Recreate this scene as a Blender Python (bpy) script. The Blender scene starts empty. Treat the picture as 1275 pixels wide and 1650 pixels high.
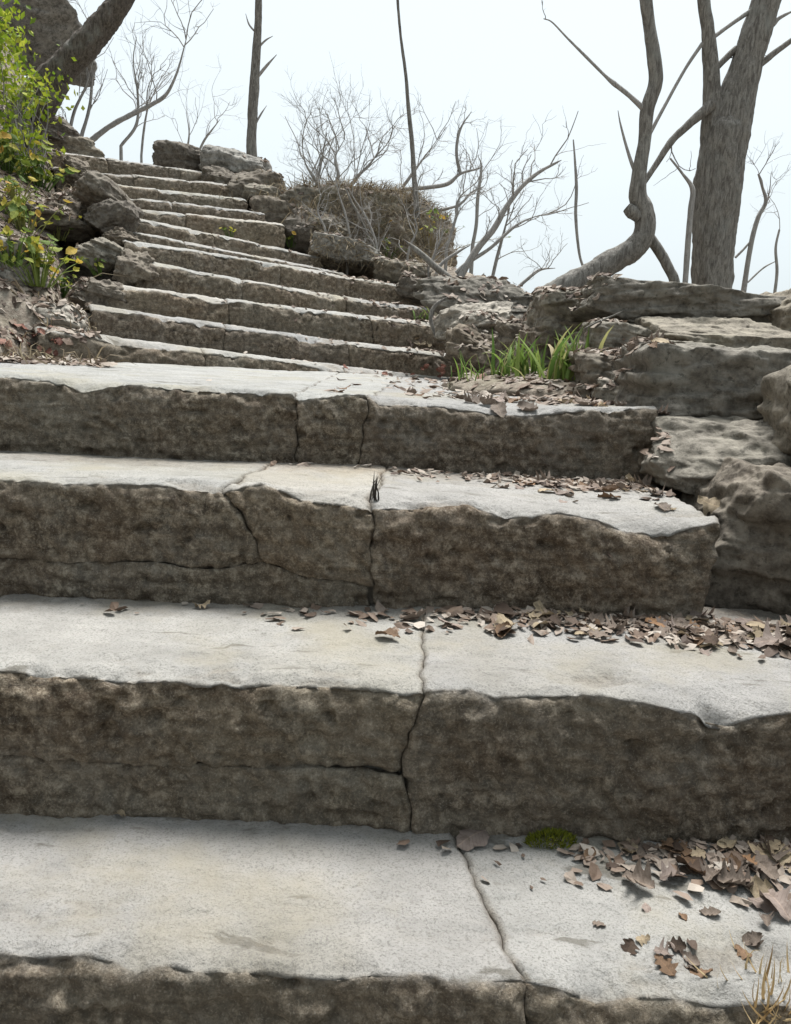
import bpy, math, random
import numpy as np
from mathutils import Vector, Matrix
from mathutils.bvhtree import BVHTree

scene = bpy.context.scene
C = scene.collection
rad = math.radians
EYE = 1.2                                   # eye height; the layout below is relative to the eye

# ------------------------------------------------------------------ camera
FPX, YH = 1300.0, 575.0
RHO = math.atan(.045)
TH = math.atan((825 - YH) / FPX * math.cos(RHO))
F_ = np.array([0, math.cos(TH), -math.sin(TH)])
U0 = np.array([0, math.sin(TH), math.cos(TH)])
R0 = np.array([1., 0, 0])
R_ = R0 * math.cos(RHO) + U0 * math.sin(RHO)
U_ = -R0 * math.sin(RHO) + U0 * math.cos(RHO)
cam = bpy.data.cameras.new('camera')
cam.sensor_fit = 'VERTICAL'
cam.sensor_height = 24
cam.lens = 24 * FPX / 1650
cam.clip_start = .02
cam.clip_end = 2000
co = bpy.data.objects.new('camera', cam)
C.objects.link(co)
M3 = Matrix((R_, U_, -F_)).transposed()
co.matrix_world = Matrix.Translation((0, 0, EYE)) @ M3.to_4x4()
scene.camera = co
scene.render.filter_size = 1.9

# ------------------------------------------------------------------ sky, sun, exposure
SUN_EL, SUN_AZ = 70, 16                      # azimuth clockwise from +y (ahead of the camera)
w = bpy.data.worlds.new('World')
scene.world = w
w.use_nodes = True
nt = w.node_tree
bg = nt.nodes['Background']
sky = nt.nodes.new('ShaderNodeTexSky')
sky.sky_type = 'NISHITA'
sky.sun_disc = False
sky.sun_elevation = rad(SUN_EL)
sky.sun_rotation = rad(SUN_AZ)
sky.air_density = 1.6
sky.dust_density = 4.0
sky.ozone_density = 1.0
hs = nt.nodes.new('ShaderNodeHueSaturation')
hs.inputs['Saturation'].default_value = .16
nt.links.new(sky.outputs[0], hs.inputs['Color'])
ov = nt.nodes.new('ShaderNodeMix')           # thin even overcast veiling the blue
ov.data_type = 'RGBA'
ov.inputs[0].default_value = .68
ov.inputs[7].default_value = (3.95, 4.55, 4.85, 1)
nt.links.new(hs.outputs[0], ov.inputs[6])
nt.links.new(ov.outputs[2], bg.inputs[0])
bg.inputs[1].default_value = .085
sl = bpy.data.lights.new('sun', 'SUN')
sl.energy = 3.6
sl.angle = rad(26)
sl.color = (1, .98, .95)
so = bpy.data.objects.new('sun', sl)
C.objects.link(so)
sd = Vector((math.sin(rad(SUN_AZ)) * math.cos(rad(SUN_EL)), math.cos(rad(SUN_AZ)) * math.cos(rad(SUN_EL)), math.sin(rad(SUN_EL))))
so.rotation_euler = sd.to_track_quat('Z', 'Y').to_euler()
so.location = (2, 4, 8)
vs = scene.view_settings
vs.view_transform = 'Standard'
vs.look = 'None'
vs.gamma = 1
vs.use_curve_mapping = False
vs.exposure = 1.28

# ------------------------------------------------------------------ helpers
def at(px, py, d):
    v = F_ + R_ * (px - 637.5) / FPX + U_ * (825 - py) / FPX
    v = v * d / v[1]
    return np.array([v[0], v[1], v[2] + EYE])

_rng = np.random.RandomState(7)
_perm = _rng.permutation(256)
_g = _rng.normal(size=(256, 3))
_g /= np.linalg.norm(_g, axis=1)[:, None]
def pn(P, seed=0):
    P = np.asarray(P, float) + np.array([seed * 17.31, seed * 5.77, seed * 9.13])
    I = np.floor(P).astype(int)
    f = P - I
    u = f * f * f * (f * (f * 6 - 15) + 10)
    r = 0
    for dx in (0, 1):
        for dy in (0, 1):
            for dz in (0, 1):
                h = _perm[(_perm[(_perm[(I[:, 0] + dx) & 255] + I[:, 1] + dy) & 255] + I[:, 2] + dz) & 255]
                g = _g[h]
                dd = g[:, 0] * (f[:, 0] - dx) + g[:, 1] * (f[:, 1] - dy) + g[:, 2] * (f[:, 2] - dz)
                wx = u[:, 0] if dx else 1 - u[:, 0]
                wy = u[:, 1] if dy else 1 - u[:, 1]
                wz = u[:, 2] if dz else 1 - u[:, 2]
                r = r + dd * wx * wy * wz
    return r * 1.5
def fbm(P, o=4, seed=0, gain=.5):
    P = np.asarray(P, float)
    a, s, r = 1., 0., 0.
    for i in range(o):
        r = r + a * pn(P * 2 ** i, seed + i * 3)
        s += a
        a *= gain
    return r / s
def ridg(P, o=3, seed=0):
    P = np.asarray(P, float)
    a, r = 1., 0.
    for i in range(o):
        r = r + a * (1 - 2 * np.abs(pn(P * 2 ** i, seed + i * 3)))
        a *= .5
    return r / 1.75
def sst(a, b, x):
    t = np.clip((np.asarray(x, float) - a) / (b - a), 0, 1)
    return t * t * (3 - 2 * t)

BV, BF = [], []                              # collects solid geometry for dropping leaves on
_bn = [0]
def collide(V, Fq):
    BV.append(np.asarray(V)); BF.append(np.asarray(Fq) + _bn[0]); _bn[0] += len(V)

def mesh(name, V, Fs, mat=None, smooth=True, attr=None):
    V = np.asarray(V, np.float32)
    me = bpy.data.meshes.new(name)
    if isinstance(Fs, np.ndarray):
        n, k = Fs.shape
        loops = Fs.reshape(-1).astype(np.int32)
        starts = np.arange(0, n * k, k, dtype=np.int32)
        tot = np.full(n, k, np.int32)
    else:
        loops = np.array([i for f in Fs for i in f], np.int32)
        tot = np.array([len(f) for f in Fs], np.int32)
        starts = np.concatenate([[0], np.cumsum(tot)[:-1]]).astype(np.int32)
        n = len(Fs)
    me.vertices.add(len(V)); me.vertices.foreach_set('co', V.reshape(-1))
    me.loops.add(len(loops)); me.loops.foreach_set('vertex_index', loops)
    me.polygons.add(n); me.polygons.foreach_set('loop_start', starts)
    try: me.polygons.foreach_set('loop_total', tot)
    except Exception: pass
    me.update(calc_edges=True)
    me.validate()
    me.polygons.foreach_set('use_smooth', np.full(len(me.polygons), smooth))
    if attr:
        for k_, a in attr.items():
            at_ = me.attributes.new(k_, 'FLOAT', 'POINT')
            at_.data.foreach_set('value', np.asarray(a, np.float32))
    if mat: me.materials.append(mat)
    return me
def obj(name, me, parent=None):
    o = bpy.data.objects.new(name, me)
    C.objects.link(o)
    if parent:
        o.parent = parent
        o.matrix_parent_inverse = parent.matrix_world.inverted()
    return o
def tag(o, label=None, cat=None, group=None, kind=None):
    if label: o['label'] = label
    if cat: o['category'] = cat
    if group: o['group'] = group
    if kind: o['kind'] = kind
    return o
def thing(name, loc, label, cat, group=None):
    o = bpy.data.objects.new(name, None)
    o.empty_display_size = .1
    C.objects.link(o)
    o.location = [float(c) for c in loc]
    o.matrix_world = Matrix.Translation(o.location)
    return tag(o, label, cat, group)
def gridfaces(nu, nv):
    i = np.arange(nu - 1)[:, None] * nv + np.arange(nv - 1)[None, :]
    i = i.reshape(-1)
    return np.stack([i, i + nv, i + nv + 1, i + 1], 1)

# ------------------------------------------------------------------ materials
class N:
    def __init__(s, name, rough=.9):
        s.m = bpy.data.materials.new(name); s.m.use_nodes = True
        s.t = s.m.node_tree; s.b = s.t.nodes['Principled BSDF']
        s.b.inputs['Roughness'].default_value = rough
        s.b.inputs['Specular IOR Level'].default_value = .25
        s.tc = s.n('ShaderNodeTexCoord')
    def n(s, t, **k):
        x = s.t.nodes.new(t)
        for a, v in k.items(): setattr(x, a, v)
        return x
    def l(s, a, b): s.t.links.new(a, b)
    def noise(s, scale, det=5, rough=.6, stretch=None, dist=0):
        x = s.n('ShaderNodeTexNoise')
        x.inputs['Scale'].default_value = scale; x.inputs['Detail'].default_value = det
        x.inputs['Roughness'].default_value = rough; x.inputs['Distortion'].default_value = dist
        if stretch:
            mp = s.n('ShaderNodeMapping'); mp.inputs['Scale'].default_value = stretch
            s.l(s.tc.outputs['Object'], mp.inputs[0]); s.l(mp.outputs[0], x.inputs['Vector'])
        else: s.l(s.tc.outputs['Object'], x.inputs['Vector'])
        return x.outputs['Fac']
    def ramp(s, fac, stops):
        r = s.n('ShaderNodeValToRGB'); e = r.color_ramp.elements
        while len(e) < len(stops): e.new(.5)
        for i, (p, c) in enumerate(stops):
            e[i].position = p; e[i].color = (*c, 1) if len(c) == 3 else c
        s.l(fac, r.inputs[0]); return r.outputs[0]
    def grey(s, fac, a, b):
        return s.ramp(fac, [(a, (0, 0, 0)), (b, (1, 1, 1))] if a < b else [(b, (1, 1, 1)), (a, (0, 0, 0))])
    def mix(s, fac, a, b, mode='MIX'):
        m = s.n('ShaderNodeMix', data_type='RGBA', blend_type=mode)
        for v, k in ((fac, 0), (a, 6), (b, 7)):
            if isinstance(v, (int, float)): m.inputs[k].default_value = v
            elif isinstance(v, tuple): m.inputs[k].default_value = (*v, 1)
            else: s.l(v, m.inputs[k])
        return m.outputs[2]
    def math(s, op, a, b=0., clamp=False):
        m = s.n('ShaderNodeMath', operation=op, use_clamp=clamp)
        for v, k in ((a, 0), (b, 1)):
            if isinstance(v, (int, float)): m.inputs[k].default_value = v
            else: s.l(v, m.inputs[k])
        return m.outputs[0]
    def bump(s, hts, strength=1., dist=.01):
        prev = None
        for h, st, d in hts:
            b = s.n('ShaderNodeBump'); b.inputs['Strength'].default_value = st; b.inputs['Distance'].default_value = d
            s.l(h, b.inputs['Height'])
            if prev: s.l(prev, b.inputs['Normal'])
            prev = b.outputs[0]
        s.l(prev, s.b.inputs['Normal'])
    def col(s, c): s.l(c, s.b.inputs['Base Color'])

def step_material():
    m = N('weathered_step_stone', .88)
    big, mid, fine, grain = m.noise(2.2, 4), m.noise(11, 6), m.noise(60, 5, .7), m.noise(330, 3, .7)
    strat = m.noise(9, 5, .65, (.55, .55, 5), .6)
    # dirt-stained, unworn faces
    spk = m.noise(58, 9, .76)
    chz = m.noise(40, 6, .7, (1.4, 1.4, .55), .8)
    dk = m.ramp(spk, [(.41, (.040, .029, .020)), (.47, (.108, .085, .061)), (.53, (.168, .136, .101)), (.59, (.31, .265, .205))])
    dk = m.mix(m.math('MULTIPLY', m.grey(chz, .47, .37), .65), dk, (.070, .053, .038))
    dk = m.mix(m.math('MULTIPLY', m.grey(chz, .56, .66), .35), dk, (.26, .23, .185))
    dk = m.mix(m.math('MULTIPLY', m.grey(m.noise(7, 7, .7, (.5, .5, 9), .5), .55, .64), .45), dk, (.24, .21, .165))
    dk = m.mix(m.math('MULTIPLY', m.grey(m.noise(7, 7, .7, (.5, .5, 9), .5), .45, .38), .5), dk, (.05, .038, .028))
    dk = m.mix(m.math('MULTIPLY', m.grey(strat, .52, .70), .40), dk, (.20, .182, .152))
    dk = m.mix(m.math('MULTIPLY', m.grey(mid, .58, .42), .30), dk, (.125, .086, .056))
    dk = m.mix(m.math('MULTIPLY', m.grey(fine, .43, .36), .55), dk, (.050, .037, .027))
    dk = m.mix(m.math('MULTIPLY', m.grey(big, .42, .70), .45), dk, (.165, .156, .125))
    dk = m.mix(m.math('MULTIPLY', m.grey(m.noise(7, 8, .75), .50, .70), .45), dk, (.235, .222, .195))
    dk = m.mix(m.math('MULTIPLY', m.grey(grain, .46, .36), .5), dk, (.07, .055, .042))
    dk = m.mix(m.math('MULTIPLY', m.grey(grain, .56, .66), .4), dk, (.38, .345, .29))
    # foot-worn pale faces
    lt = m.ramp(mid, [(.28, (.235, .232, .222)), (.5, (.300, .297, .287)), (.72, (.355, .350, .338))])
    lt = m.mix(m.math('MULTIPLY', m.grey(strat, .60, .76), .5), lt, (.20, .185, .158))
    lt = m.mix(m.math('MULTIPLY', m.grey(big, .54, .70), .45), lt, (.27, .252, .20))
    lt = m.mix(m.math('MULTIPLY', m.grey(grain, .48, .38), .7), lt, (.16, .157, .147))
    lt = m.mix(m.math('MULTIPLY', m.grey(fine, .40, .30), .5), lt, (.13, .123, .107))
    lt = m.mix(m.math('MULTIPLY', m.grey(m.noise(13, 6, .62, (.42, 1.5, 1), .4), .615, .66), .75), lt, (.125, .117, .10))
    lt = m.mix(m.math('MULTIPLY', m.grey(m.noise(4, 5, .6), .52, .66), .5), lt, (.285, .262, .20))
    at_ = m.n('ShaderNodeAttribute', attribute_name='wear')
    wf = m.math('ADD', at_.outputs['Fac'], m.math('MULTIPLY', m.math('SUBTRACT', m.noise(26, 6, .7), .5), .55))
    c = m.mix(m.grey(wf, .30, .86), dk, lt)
    oi = m.n('ShaderNodeObjectInfo')
    c = m.mix(1., c, m.ramp(oi.outputs['Random'], [(0, (.82, .82, .83)), (.35, (1, .97, .93)), (.7, (.92, .93, .92)), (1, (1.04, 1.0, .94))]), 'MULTIPLY')
    m.col(c)
    m.bump([(mid, .5, .008), (spk, .9, .009), (fine, .8, .005), (grain, .6, .0012)])
    return m.m

def rock_material(name, dark, midc, light, lich=(.30, .30, .25), amt=.55):
    m = N(name, .92)
    big, mid, fine, grain = m.noise(2.5, 4), m.noise(9, 6, .65), m.noise(48, 5, .7), m.noise(260, 3, .7)
    strat = m.noise(10, 5, .6, (.6, .6, 4), .8)
    spk = m.noise(30, 9, .74)
    c = m.ramp(spk, [(.38, dark), (.5, midc), (.62, light)])
    c = m.mix(m.math('MULTIPLY', m.grey(strat, .52, .72), .5), c, light)
    c = m.mix(m.math('MULTIPLY', m.grey(mid, .5, .66), amt), c, lich)
    c = m.mix(m.math('MULTIPLY', m.grey(fine, .43, .35), .7), c, tuple(x * .5 for x in dark))
    oi = m.n('ShaderNodeObjectInfo')
    c = m.mix(1., c, m.ramp(oi.outputs['Random'], [(0, (.75, .74, .74)), (.5, (1, .98, .95)), (1, (1.0, .93, .84))]), 'MULTIPLY')
    m.col(c)
    m.bump([(mid, .6, .010), (spk, .8, .006), (fine, .7, .004), (grain, .5, .001)])
    return m.m

def soil_material():
    m = N('leafy_soil', .95)
    a, b, f = m.noise(1.6, 5), m.noise(14, 6, .7), m.noise(70, 5, .75)
    c = m.ramp(b, [(.3, (.08, .066, .05)), (.5, (.18, .15, .12)), (.7, (.30, .265, .215))])
    c = m.mix(m.grey(f, .5, .72), c, (.33, .30, .25))
    c = m.mix(m.math('MULTIPLY', m.grey(a, .5, .66), .5), c, (.07, .08, .03))
    m.col(c)
    m.bump([(b, .8, .02), (f, .8, .008)])
    return m.m

def bark_material(name, dark, light):
    m = N(name, .95)
    rid = m.noise(75, 7, .72, (1, 1, .22), .9)
    mid = m.noise(7, 5)
    c = m.ramp(rid, [(.38, dark), (.62, light)])
    c = m.mix(m.math('MULTIPLY', m.grey(m.noise(160, 4, .7), .45, .35), .5), c, tuple(x * .6 for x in dark))
    c = m.mix(m.math('MULTIPLY', m.grey(mid, .55, .7), .5), c, (.20, .205, .19))
    m.col(c)
    m.bump([(rid, .9, .006), (m.noise(120, 4, .7), .5, .002)])
    return m.m

def leaf_material(name, stops, transl=.25, per_obj=True):
    m = N(name, .7)
    if per_obj:
        fac = m.n('ShaderNodeObjectInfo').outputs['Random']
    else:
        fac = m.n('ShaderNodeAttribute', attribute_name='tone').outputs['Fac']
    c = m.ramp(fac, stops)
    g = m.noise(90, 4, .7)
    c = m.mix(m.math('MULTIPLY', m.grey(g, .5, .68), .5), c, m.mix(1., c, (.55, .5, .45), 'MULTIPLY'))
    if per_obj and 'blade' not in name and 'straw' not in name:
        sx = m.n('ShaderNodeSeparateXYZ'); m.l(m.tc.outputs['Object'], sx.inputs[0])
        ax_ = m.math('ABSOLUTE', sx.outputs[0])
        vn = m.math('SINE', m.math('MULTIPLY', m.math('SUBTRACT', sx.outputs[1], m.math('MULTIPLY', ax_, .8)), 58.))
        c = m.mix(m.math('MULTIPLY', m.grey(vn, .75, .98), .4), c, m.mix(1., c, (.55, .5, .45), 'MULTIPLY'))
        c = m.mix(m.math('MULTIPLY', m.grey(ax_, .022, .010), .6), c, m.mix(1., c, (1.5, 1.45, 1.35), 'MULTIPLY'))
        c = m.mix(m.math('MULTIPLY', m.grey(m.noise(5, 4, .6), .52, .62), .5), c, m.mix(1., c, (.5, .46, .42), 'MULTIPLY'))
    m.col(c)
    if transl:
        tr = m.n('ShaderNodeBsdfTranslucent'); m.l(c, tr.inputs[0])
        ms = m.n('ShaderNodeMixShader'); ms.inputs[0].default_value = transl
        m.l(m.b.outputs[0], ms.inputs[1]); m.l(tr.outputs[0], ms.inputs[2])
        m.l(ms.outputs[0], m.t.nodes['Material Output'].inputs[0])
    m.bump([(g, .5, .003)])
    return m.m

M_STEP = step_material()
M_MORTAR = rock_material('lime_mortar', (.14, .128, .108), (.20, .185, .16), (.27, .255, .225), (.30, .29, .26), .4)
M_WALL = rock_material('grey_wall_stone', (.085, .078, .066), (.155, .144, .123), (.235, .22, .19), (.25, .24, .20), .4)
M_DARK = rock_material('dark_rock', (.065, .056, .046), (.120, .105, .087), (.185, .167, .14), (.21, .197, .165), .35)
M_PALE = rock_material('pale_rock', (.10, .096, .088), (.20, .195, .18), (.32, .31, .29), (.38, .37, .34))
M_SOIL = soil_material()
M_BARK = bark_material('grey_bark', (.085, .078, .070), (.23, .22, .20))
M_BARKD = bark_material('dark_bark', (.040, .033, .028), (.13, .112, .095))
M_TWIG_GLARE = bark_material('glare_paled_twig_bark', (.20, .19, .18), (.34, .33, .315))  # bark colour lightened to imitate bright sky glare bleeding over thin twigs
LEAFC = [('dark brown', (.055, .037, .026)), ('chestnut brown', (.145, .092, .056)), ('pinkish grey', (.22, .178, .155)), ('tan', (.29, .235, .16)), ('grey brown', (.155, .125, .102)), ('orange brown', (.24, .14, .075))]
M_LEAFS = [leaf_material(n_.replace(' ', '_') + '_leaf', [(0, tuple(v * .8 for v in c_)), (1, tuple(v * 1.2 for v in c_))], .12) for n_, c_ in LEAFC]
M_LITTER = leaf_material('leaf_litter', [(0, (.06, .042, .032)), (.35, (.16, .115, .085)), (.6, (.21, .17, .14)), (.8, (.28, .24, .20)), (1, (.34, .305, .265))], .1, False)
M_RED = leaf_material('red_leaf', [(0, (.10, .04, .028)), (.5, (.20, .085, .06)), (1, (.28, .17, .13))], .15)
M_GREEN = leaf_material('green_leaf', [(0, (.07, .125, .02)), (.3, (.15, .21, .03)), (.65, (.28, .30, .045)), (.88, (.40, .34, .05)), (1, (.42, .25, .05))], .35)
M_GRASS = leaf_material('green_blade', [(0, (.07, .13, .03)), (.45, (.15, .23, .05)), (.75, (.24, .30, .08)), (.9, (.33, .31, .14)), (1, (.33, .27, .17))], .35)
M_FOL = leaf_material('bright_foliage', [(0, (.10, .17, .015)), (.5, (.22, .29, .025)), (1, (.38, .40, .05))], .4, False)
M_STRAW = leaf_material('dry_grass', [(0, (.09, .068, .045)), (.5, (.20, .16, .105)), (1, (.36, .30, .20))], .15, False)
M_STRAWB = leaf_material('blond_straw', [(0, (.30, .20, .09)), (.5, (.45, .33, .17)), (1, (.55, .45, .28))], .15, True)
M_MOSS = leaf_material('moss', [(0, (.06, .075, .008)), (.6, (.13, .15, .012)), (1, (.22, .22, .02))], .2, False)

# ------------------------------------------------------------------ stone steps
# one stone: riser + worn nosing + tread, between two joints, under a measured lip line
def step_stone(name, parent, lip, lipS, nrm, xb0, xb1, H, D, backz=None, res=.006, seed=0,
               top=0., amp=1., nose=.012, wear=1., vt=None, gap=.001, bev=.005, mat=None, wearx=None):
    """lip(t)->(k,3) lip points for t (running coordinate along the step); nrm: horizontal direction into the stairs.
    xb0/xb1: joint coordinate at [tread back, lip, riser foot]; top>0: a lower course starting that far under the lip."""
    wdt = max(abs(xb1[1] - xb0[1]), abs(xb1[0] - xb0[0]))
    nu = max(8, int(wdt / res))
    hr = np.linspace(H, top, max(6, int((H - top) / (res * .9))))
    if top > 0:
        sv = np.array([.012, .04]); tv = np.zeros(0)
    else:
        tv = vt if vt is not None else np.linspace(0, D, max(6, int(D / (res * 1.2))))
        tv = tv[1:]; sv = np.zeros(0)
    nv = len(hr) + len(tv) + len(sv)
    h = np.concatenate([hr, np.full(len(tv), 0.), np.full(len(sv), top)])
    s = np.concatenate([np.zeros(len(hr)), tv, sv])
    fr = np.where(h > 0, -1., 0.)
    par = np.concatenate([-hr / max(H, 1e-6), tv / max(D, 1e-6), np.full(len(sv), -top / H)])   # -1 foot .. 0 lip .. 1 back
    def bound(b): return np.interp(par, [-1, -.5, 0, 1], [b[2], (b[2] + b[1]) / 2 + (b[3] if len(b) > 3 else 0), b[1], b[0]])
    def wig(b):
        c = np.stack([np.full(nv, b[1] * 7.3), np.cumsum(np.abs(np.gradient(h)) + np.abs(np.gradient(s))) - H, np.full(nv, .5)], 1)
        q = (s - h)
        c[:, 1] = q
        return .012 * pn(c * [1, 9, 1], 3) + .006 * pn(c * [1, 34, 1], 5)
    b0, b1 = bound(xb0) + gap / 2 + wig(xb0), bound(xb1) - gap / 2 + wig(xb1)
    u = np.linspace(0, 1, nu)
    X = b0[None, :] + (b1 - b0)[None, :] * u[:, None]
    e = np.minimum(X - b0[None, :], b1[None, :] - X)
    Xf = X.reshape(-1)
    Pl, Ps = lip(Xf), lipS(Xf)
    hh = np.broadcast_to(h, (nu, nv)).reshape(-1); ss = np.broadcast_to(s, (nu, nv)).reshape(-1)
    ef = np.clip(e.reshape(-1), 0, None)
    P = Pl.copy()
    k = sst(0, .07, ss)
    z = Pl[:, 2] * (1 - k) + Ps[:, 2] * k
    if backz is not None:
        q = np.clip(ss / D, 0, 1)
        z = z * (1 - q) + backz(Xf) * q
    P[:, 2] = z - hh
    P[:, 0] += nrm[0] * ss; P[:, 1] += nrm[1] * ss
    # direction of displacement
    on_r = (ss <= 1e-6)
    blend = np.where(on_r, .75 * np.exp(-hh / nose), 1 - .5 * np.exp(-ss / nose)) if top == 0 else np.where(on_r, 0, 1.)
    dirn = np.stack([-nrm[0] * (1 - blend), -nrm[1] * (1 - blend), blend], 1)
    dirn /= np.linalg.norm(dirn, axis=1)[:, None] + 1e-9
    Q = P
    pit = sst(.28, .5, fbm(Q * [22, 22, 30], 2, seed + 13))
    chis = -np.abs(pn(np.stack([(Q[:, 0] + .6 * Q[:, 2]) * 44, Q[:, 1] * 20, (Q[:, 2] - .4 * Q[:, 0]) * 13], 1), seed + 17))
    crs = -np.abs(fbm(Q * [17, 17, 21], 3, seed + 19))
    d_r = .007 + .012 * chis + .012 * crs + .014 * fbm(Q * [5, 5, 7], 3, seed) + .007 * ridg(Q * [13, 13, 24], 3, seed + 11) + .006 * ridg(Q * [7, 7, 46], 2, seed + 27) + .009 * fbm(Q * [36, 36, 48], 3, seed + 5, .7) - .014 * pit
    d_t = .006 * fbm(Q * 5, 3, seed + 3) + .0032 * fbm(Q * [16, 30, 20], 3, seed + 7) + .0016 * fbm(Q * 70, 2, seed + 9)
    ln_ = fbm(Q * [5, 13, 3], 4, seed + 21)
    lam = (sst(.08, .11, ln_) + sst(.2, .23, ln_) + sst(.31, .34, ln_)) * np.exp(-(ss / .11) ** 2) + .5 * sst(.22, .25, fbm(Q * [4, 14, 3], 4, seed + 23))
    lamin = -.0045 * lam
    mixw = np.where(on_r, 1 - np.exp(-hh / .02) * .6, np.exp(-ss / .03) * .5)
    d = amp * (d_r * mixw + (d_t + lamin) * (1 - mixw))
    # worn, chipped nosing
    tdist = np.where(on_r, hh, ss)
    if top == 0:
        chip = sst(.1, .5, fbm(Q * [9, 9, 3], 3, seed + 31))
        d -= (nose * .8 + nose * 1.6 * chip) * np.exp(-(tdist / (nose * 1.3 + nose * 1.5 * chip)) ** 1.5)
    d -= bev * np.exp(-(ef / (bev * .45)) ** 1.2)
    if top > 0: d -= .004 * np.exp(-np.abs(hh - top) / .005)
    d -= np.where(on_r, .004 * np.exp(-np.abs(hh - H) / .005), 0)
    P = P + dirn * d[:, None]
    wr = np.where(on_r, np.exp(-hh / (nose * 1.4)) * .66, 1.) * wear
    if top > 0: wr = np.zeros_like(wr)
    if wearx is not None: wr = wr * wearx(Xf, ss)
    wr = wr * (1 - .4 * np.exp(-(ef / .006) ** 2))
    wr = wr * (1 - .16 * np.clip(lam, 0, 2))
    G = P.reshape(nu, nv, 3)
    # side skirts so joints have depth
    dn = dirn.reshape(nu, nv, 3)
    G = np.concatenate([(G[:1] - dn[:1] * .012), G, (G[-1:] - dn[-1:] * .012)], 0)
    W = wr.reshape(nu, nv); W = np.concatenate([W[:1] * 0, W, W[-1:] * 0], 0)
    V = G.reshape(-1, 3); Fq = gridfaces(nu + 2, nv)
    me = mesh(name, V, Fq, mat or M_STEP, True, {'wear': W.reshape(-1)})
    collide(V, Fq)
    return obj(name, me, parent)

def mortar(parent, lip, lipS, nrm, t0, t1, H, D, backz, seed, inset=.017):
    nu = int((t1 - t0) / .012); t = np.linspace(t0, t1, nu)
    hv = np.concatenate([np.linspace(H, .004, 18), np.zeros(18)]); sv = np.concatenate([np.zeros(18), np.linspace(.008, D, 18)])
    nv = len(hv)
    T_ = np.repeat(t, nv); h = np.tile(hv, nu); s = np.tile(sv, nu)
    P = lip(T_); Ps = lipS(T_); k = sst(0, .07, s)
    z = P[:, 2] * (1 - k) + Ps[:, 2] * k
    if backz is not None:
        q = np.clip(s / D, 0, 1); z = z * (1 - q) + backz(T_) * q
    P[:, 2] = z - h
    P[:, :2] += np.asarray(nrm) * s[:, None]
    on = (s <= 0).astype(float); e = np.exp(-(h + s) / .02)
    d = inset + .005 * fbm(P * 30, 2, seed)
    P[:, :2] += np.asarray(nrm) * ((on + (1 - on) * e) * d)[:, None]
    P[:, 2] -= (1 - on + on * e) * d * np.where(s > 0, 1, 1)
    obj('mortar', mesh('mortar', P, gridfaces(nu, nv), M_MORTAR), parent)

def world_line(pts, d):
    """measured line on the riser plane y=d -> arrays of world x, z"""
    w_ = np.array([at(px, py, d) for px, py in pts])
    return w_[:, 0], w_[:, 2]

def lower_step(parent, d, lip_px, back_px, d_back, xl, xr, stones, H, seed, res=.005, wearx=None, nose=.012, amp=1., zback=None, D=None, vt=None):
    lx, lz = world_line(lip_px, d)
    ker = np.ones(9) / 9
    xs = np.linspace(xl - .3, xr + .3, 400)
    zs = np.interp(xs, lx, lz)
    kk = np.ones(61) / 61
    zsm = np.convolve(np.pad(zs, 30, 'edge'), kk, 'valid')
    def yoff(t): return .012 * pn(np.stack([t * 3, t * 0 + seed, t * 0], 1), seed) + .006 * pn(np.stack([t * 11, t * 0 + seed, t * 0], 1), seed + 2)
    def lip(t): return np.stack([t, d + yoff(t), np.interp(t, lx, lz)], 1)
    def lipS(t): return np.stack([t, d + yoff(t), np.interp(t, xs, zsm)], 1)
    if back_px is not None:
        bx, bz = world_line(back_px, d_back)
        bzs = np.convolve(np.pad(np.interp(xs, bx, bz), 30, 'edge'), kk, 'valid')
        bf = lambda t: np.interp(t, xs, bzs)
    else: bf = None
    DD = D or (d_back - d + .06)
    mortar(parent, lip, lipS, (0, 1), xl + .03, xr - .05, H, DD, bf, seed)
    for i, st in enumerate(stones):
        step_stone('step_stone', parent, lip, lipS, (0, 1), st['a'], st['b'], st.get('H', H), DD, bf, res, seed * 10 + i,
                   st.get('top', 0.), amp * st.get('amp', 1.), nose, st.get('wear', 1.), vt, wearx=wearx, mat=st.get('mat'), bev=st.get('bev', .004))

def wx(px, py, d): return at(px, py, d)[0]
D1, D2, D3, D4 = .72, .982, 1.314, 1.745
lower = thing('stone_steps', (0, D1, EYE - 1.0), 'broad rough stone steps of the lower flight leading up to the landing', 'steps')
XL = -1.45
T1 = [(0, 1540), (60, 1548), (130, 1545), (190, 1560), (215, 1572), (270, 1555), (330, 1565), (420, 1562), (540, 1572), (600, 1560), (680, 1560), (740, 1573), (830, 1565), (900, 1580), (960, 1602), (1010, 1592), (1080, 1598), (1150, 1612), (1200, 1607), (1275, 1602)]
B1 = [(0, 1305), (130, 1312), (230, 1308), (330, 1312), (480, 1322), (560, 1325), (680, 1338), (780, 1345), (1000, 1345), (1275, 1345)]
T2 = [(0, 1075), (100, 1080), (140, 1085), (200, 1095), (300, 1096), (420, 1098), (500, 1095), (560, 1100), (680, 1108), (760, 1108), (800, 1122), (850, 1115), (950, 1115), (1040, 1128), (1110, 1140), (1180, 1160), (1230, 1146), (1275, 1140)]
B2 = [(0, 960), (120, 965), (300, 968), (400, 972), (500, 975), (650, 978), (800, 975), (1000, 985), (1275, 1000)]
T3 = [(0, 770), (100, 775), (250, 775), (300, 784), (360, 787), (420, 775), (460, 785), (490, 797), (560, 805), (600, 814), (700, 808), (760, 805), (800, 827), (860, 828), (900, 820), (960, 830), (1010, 852), (1080, 852), (1130, 842), (1170, 835)]
B3 = [(0, 725), (150, 735), (300, 745), (480, 742), (640, 752), (800, 765), (1050, 778)]
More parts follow.
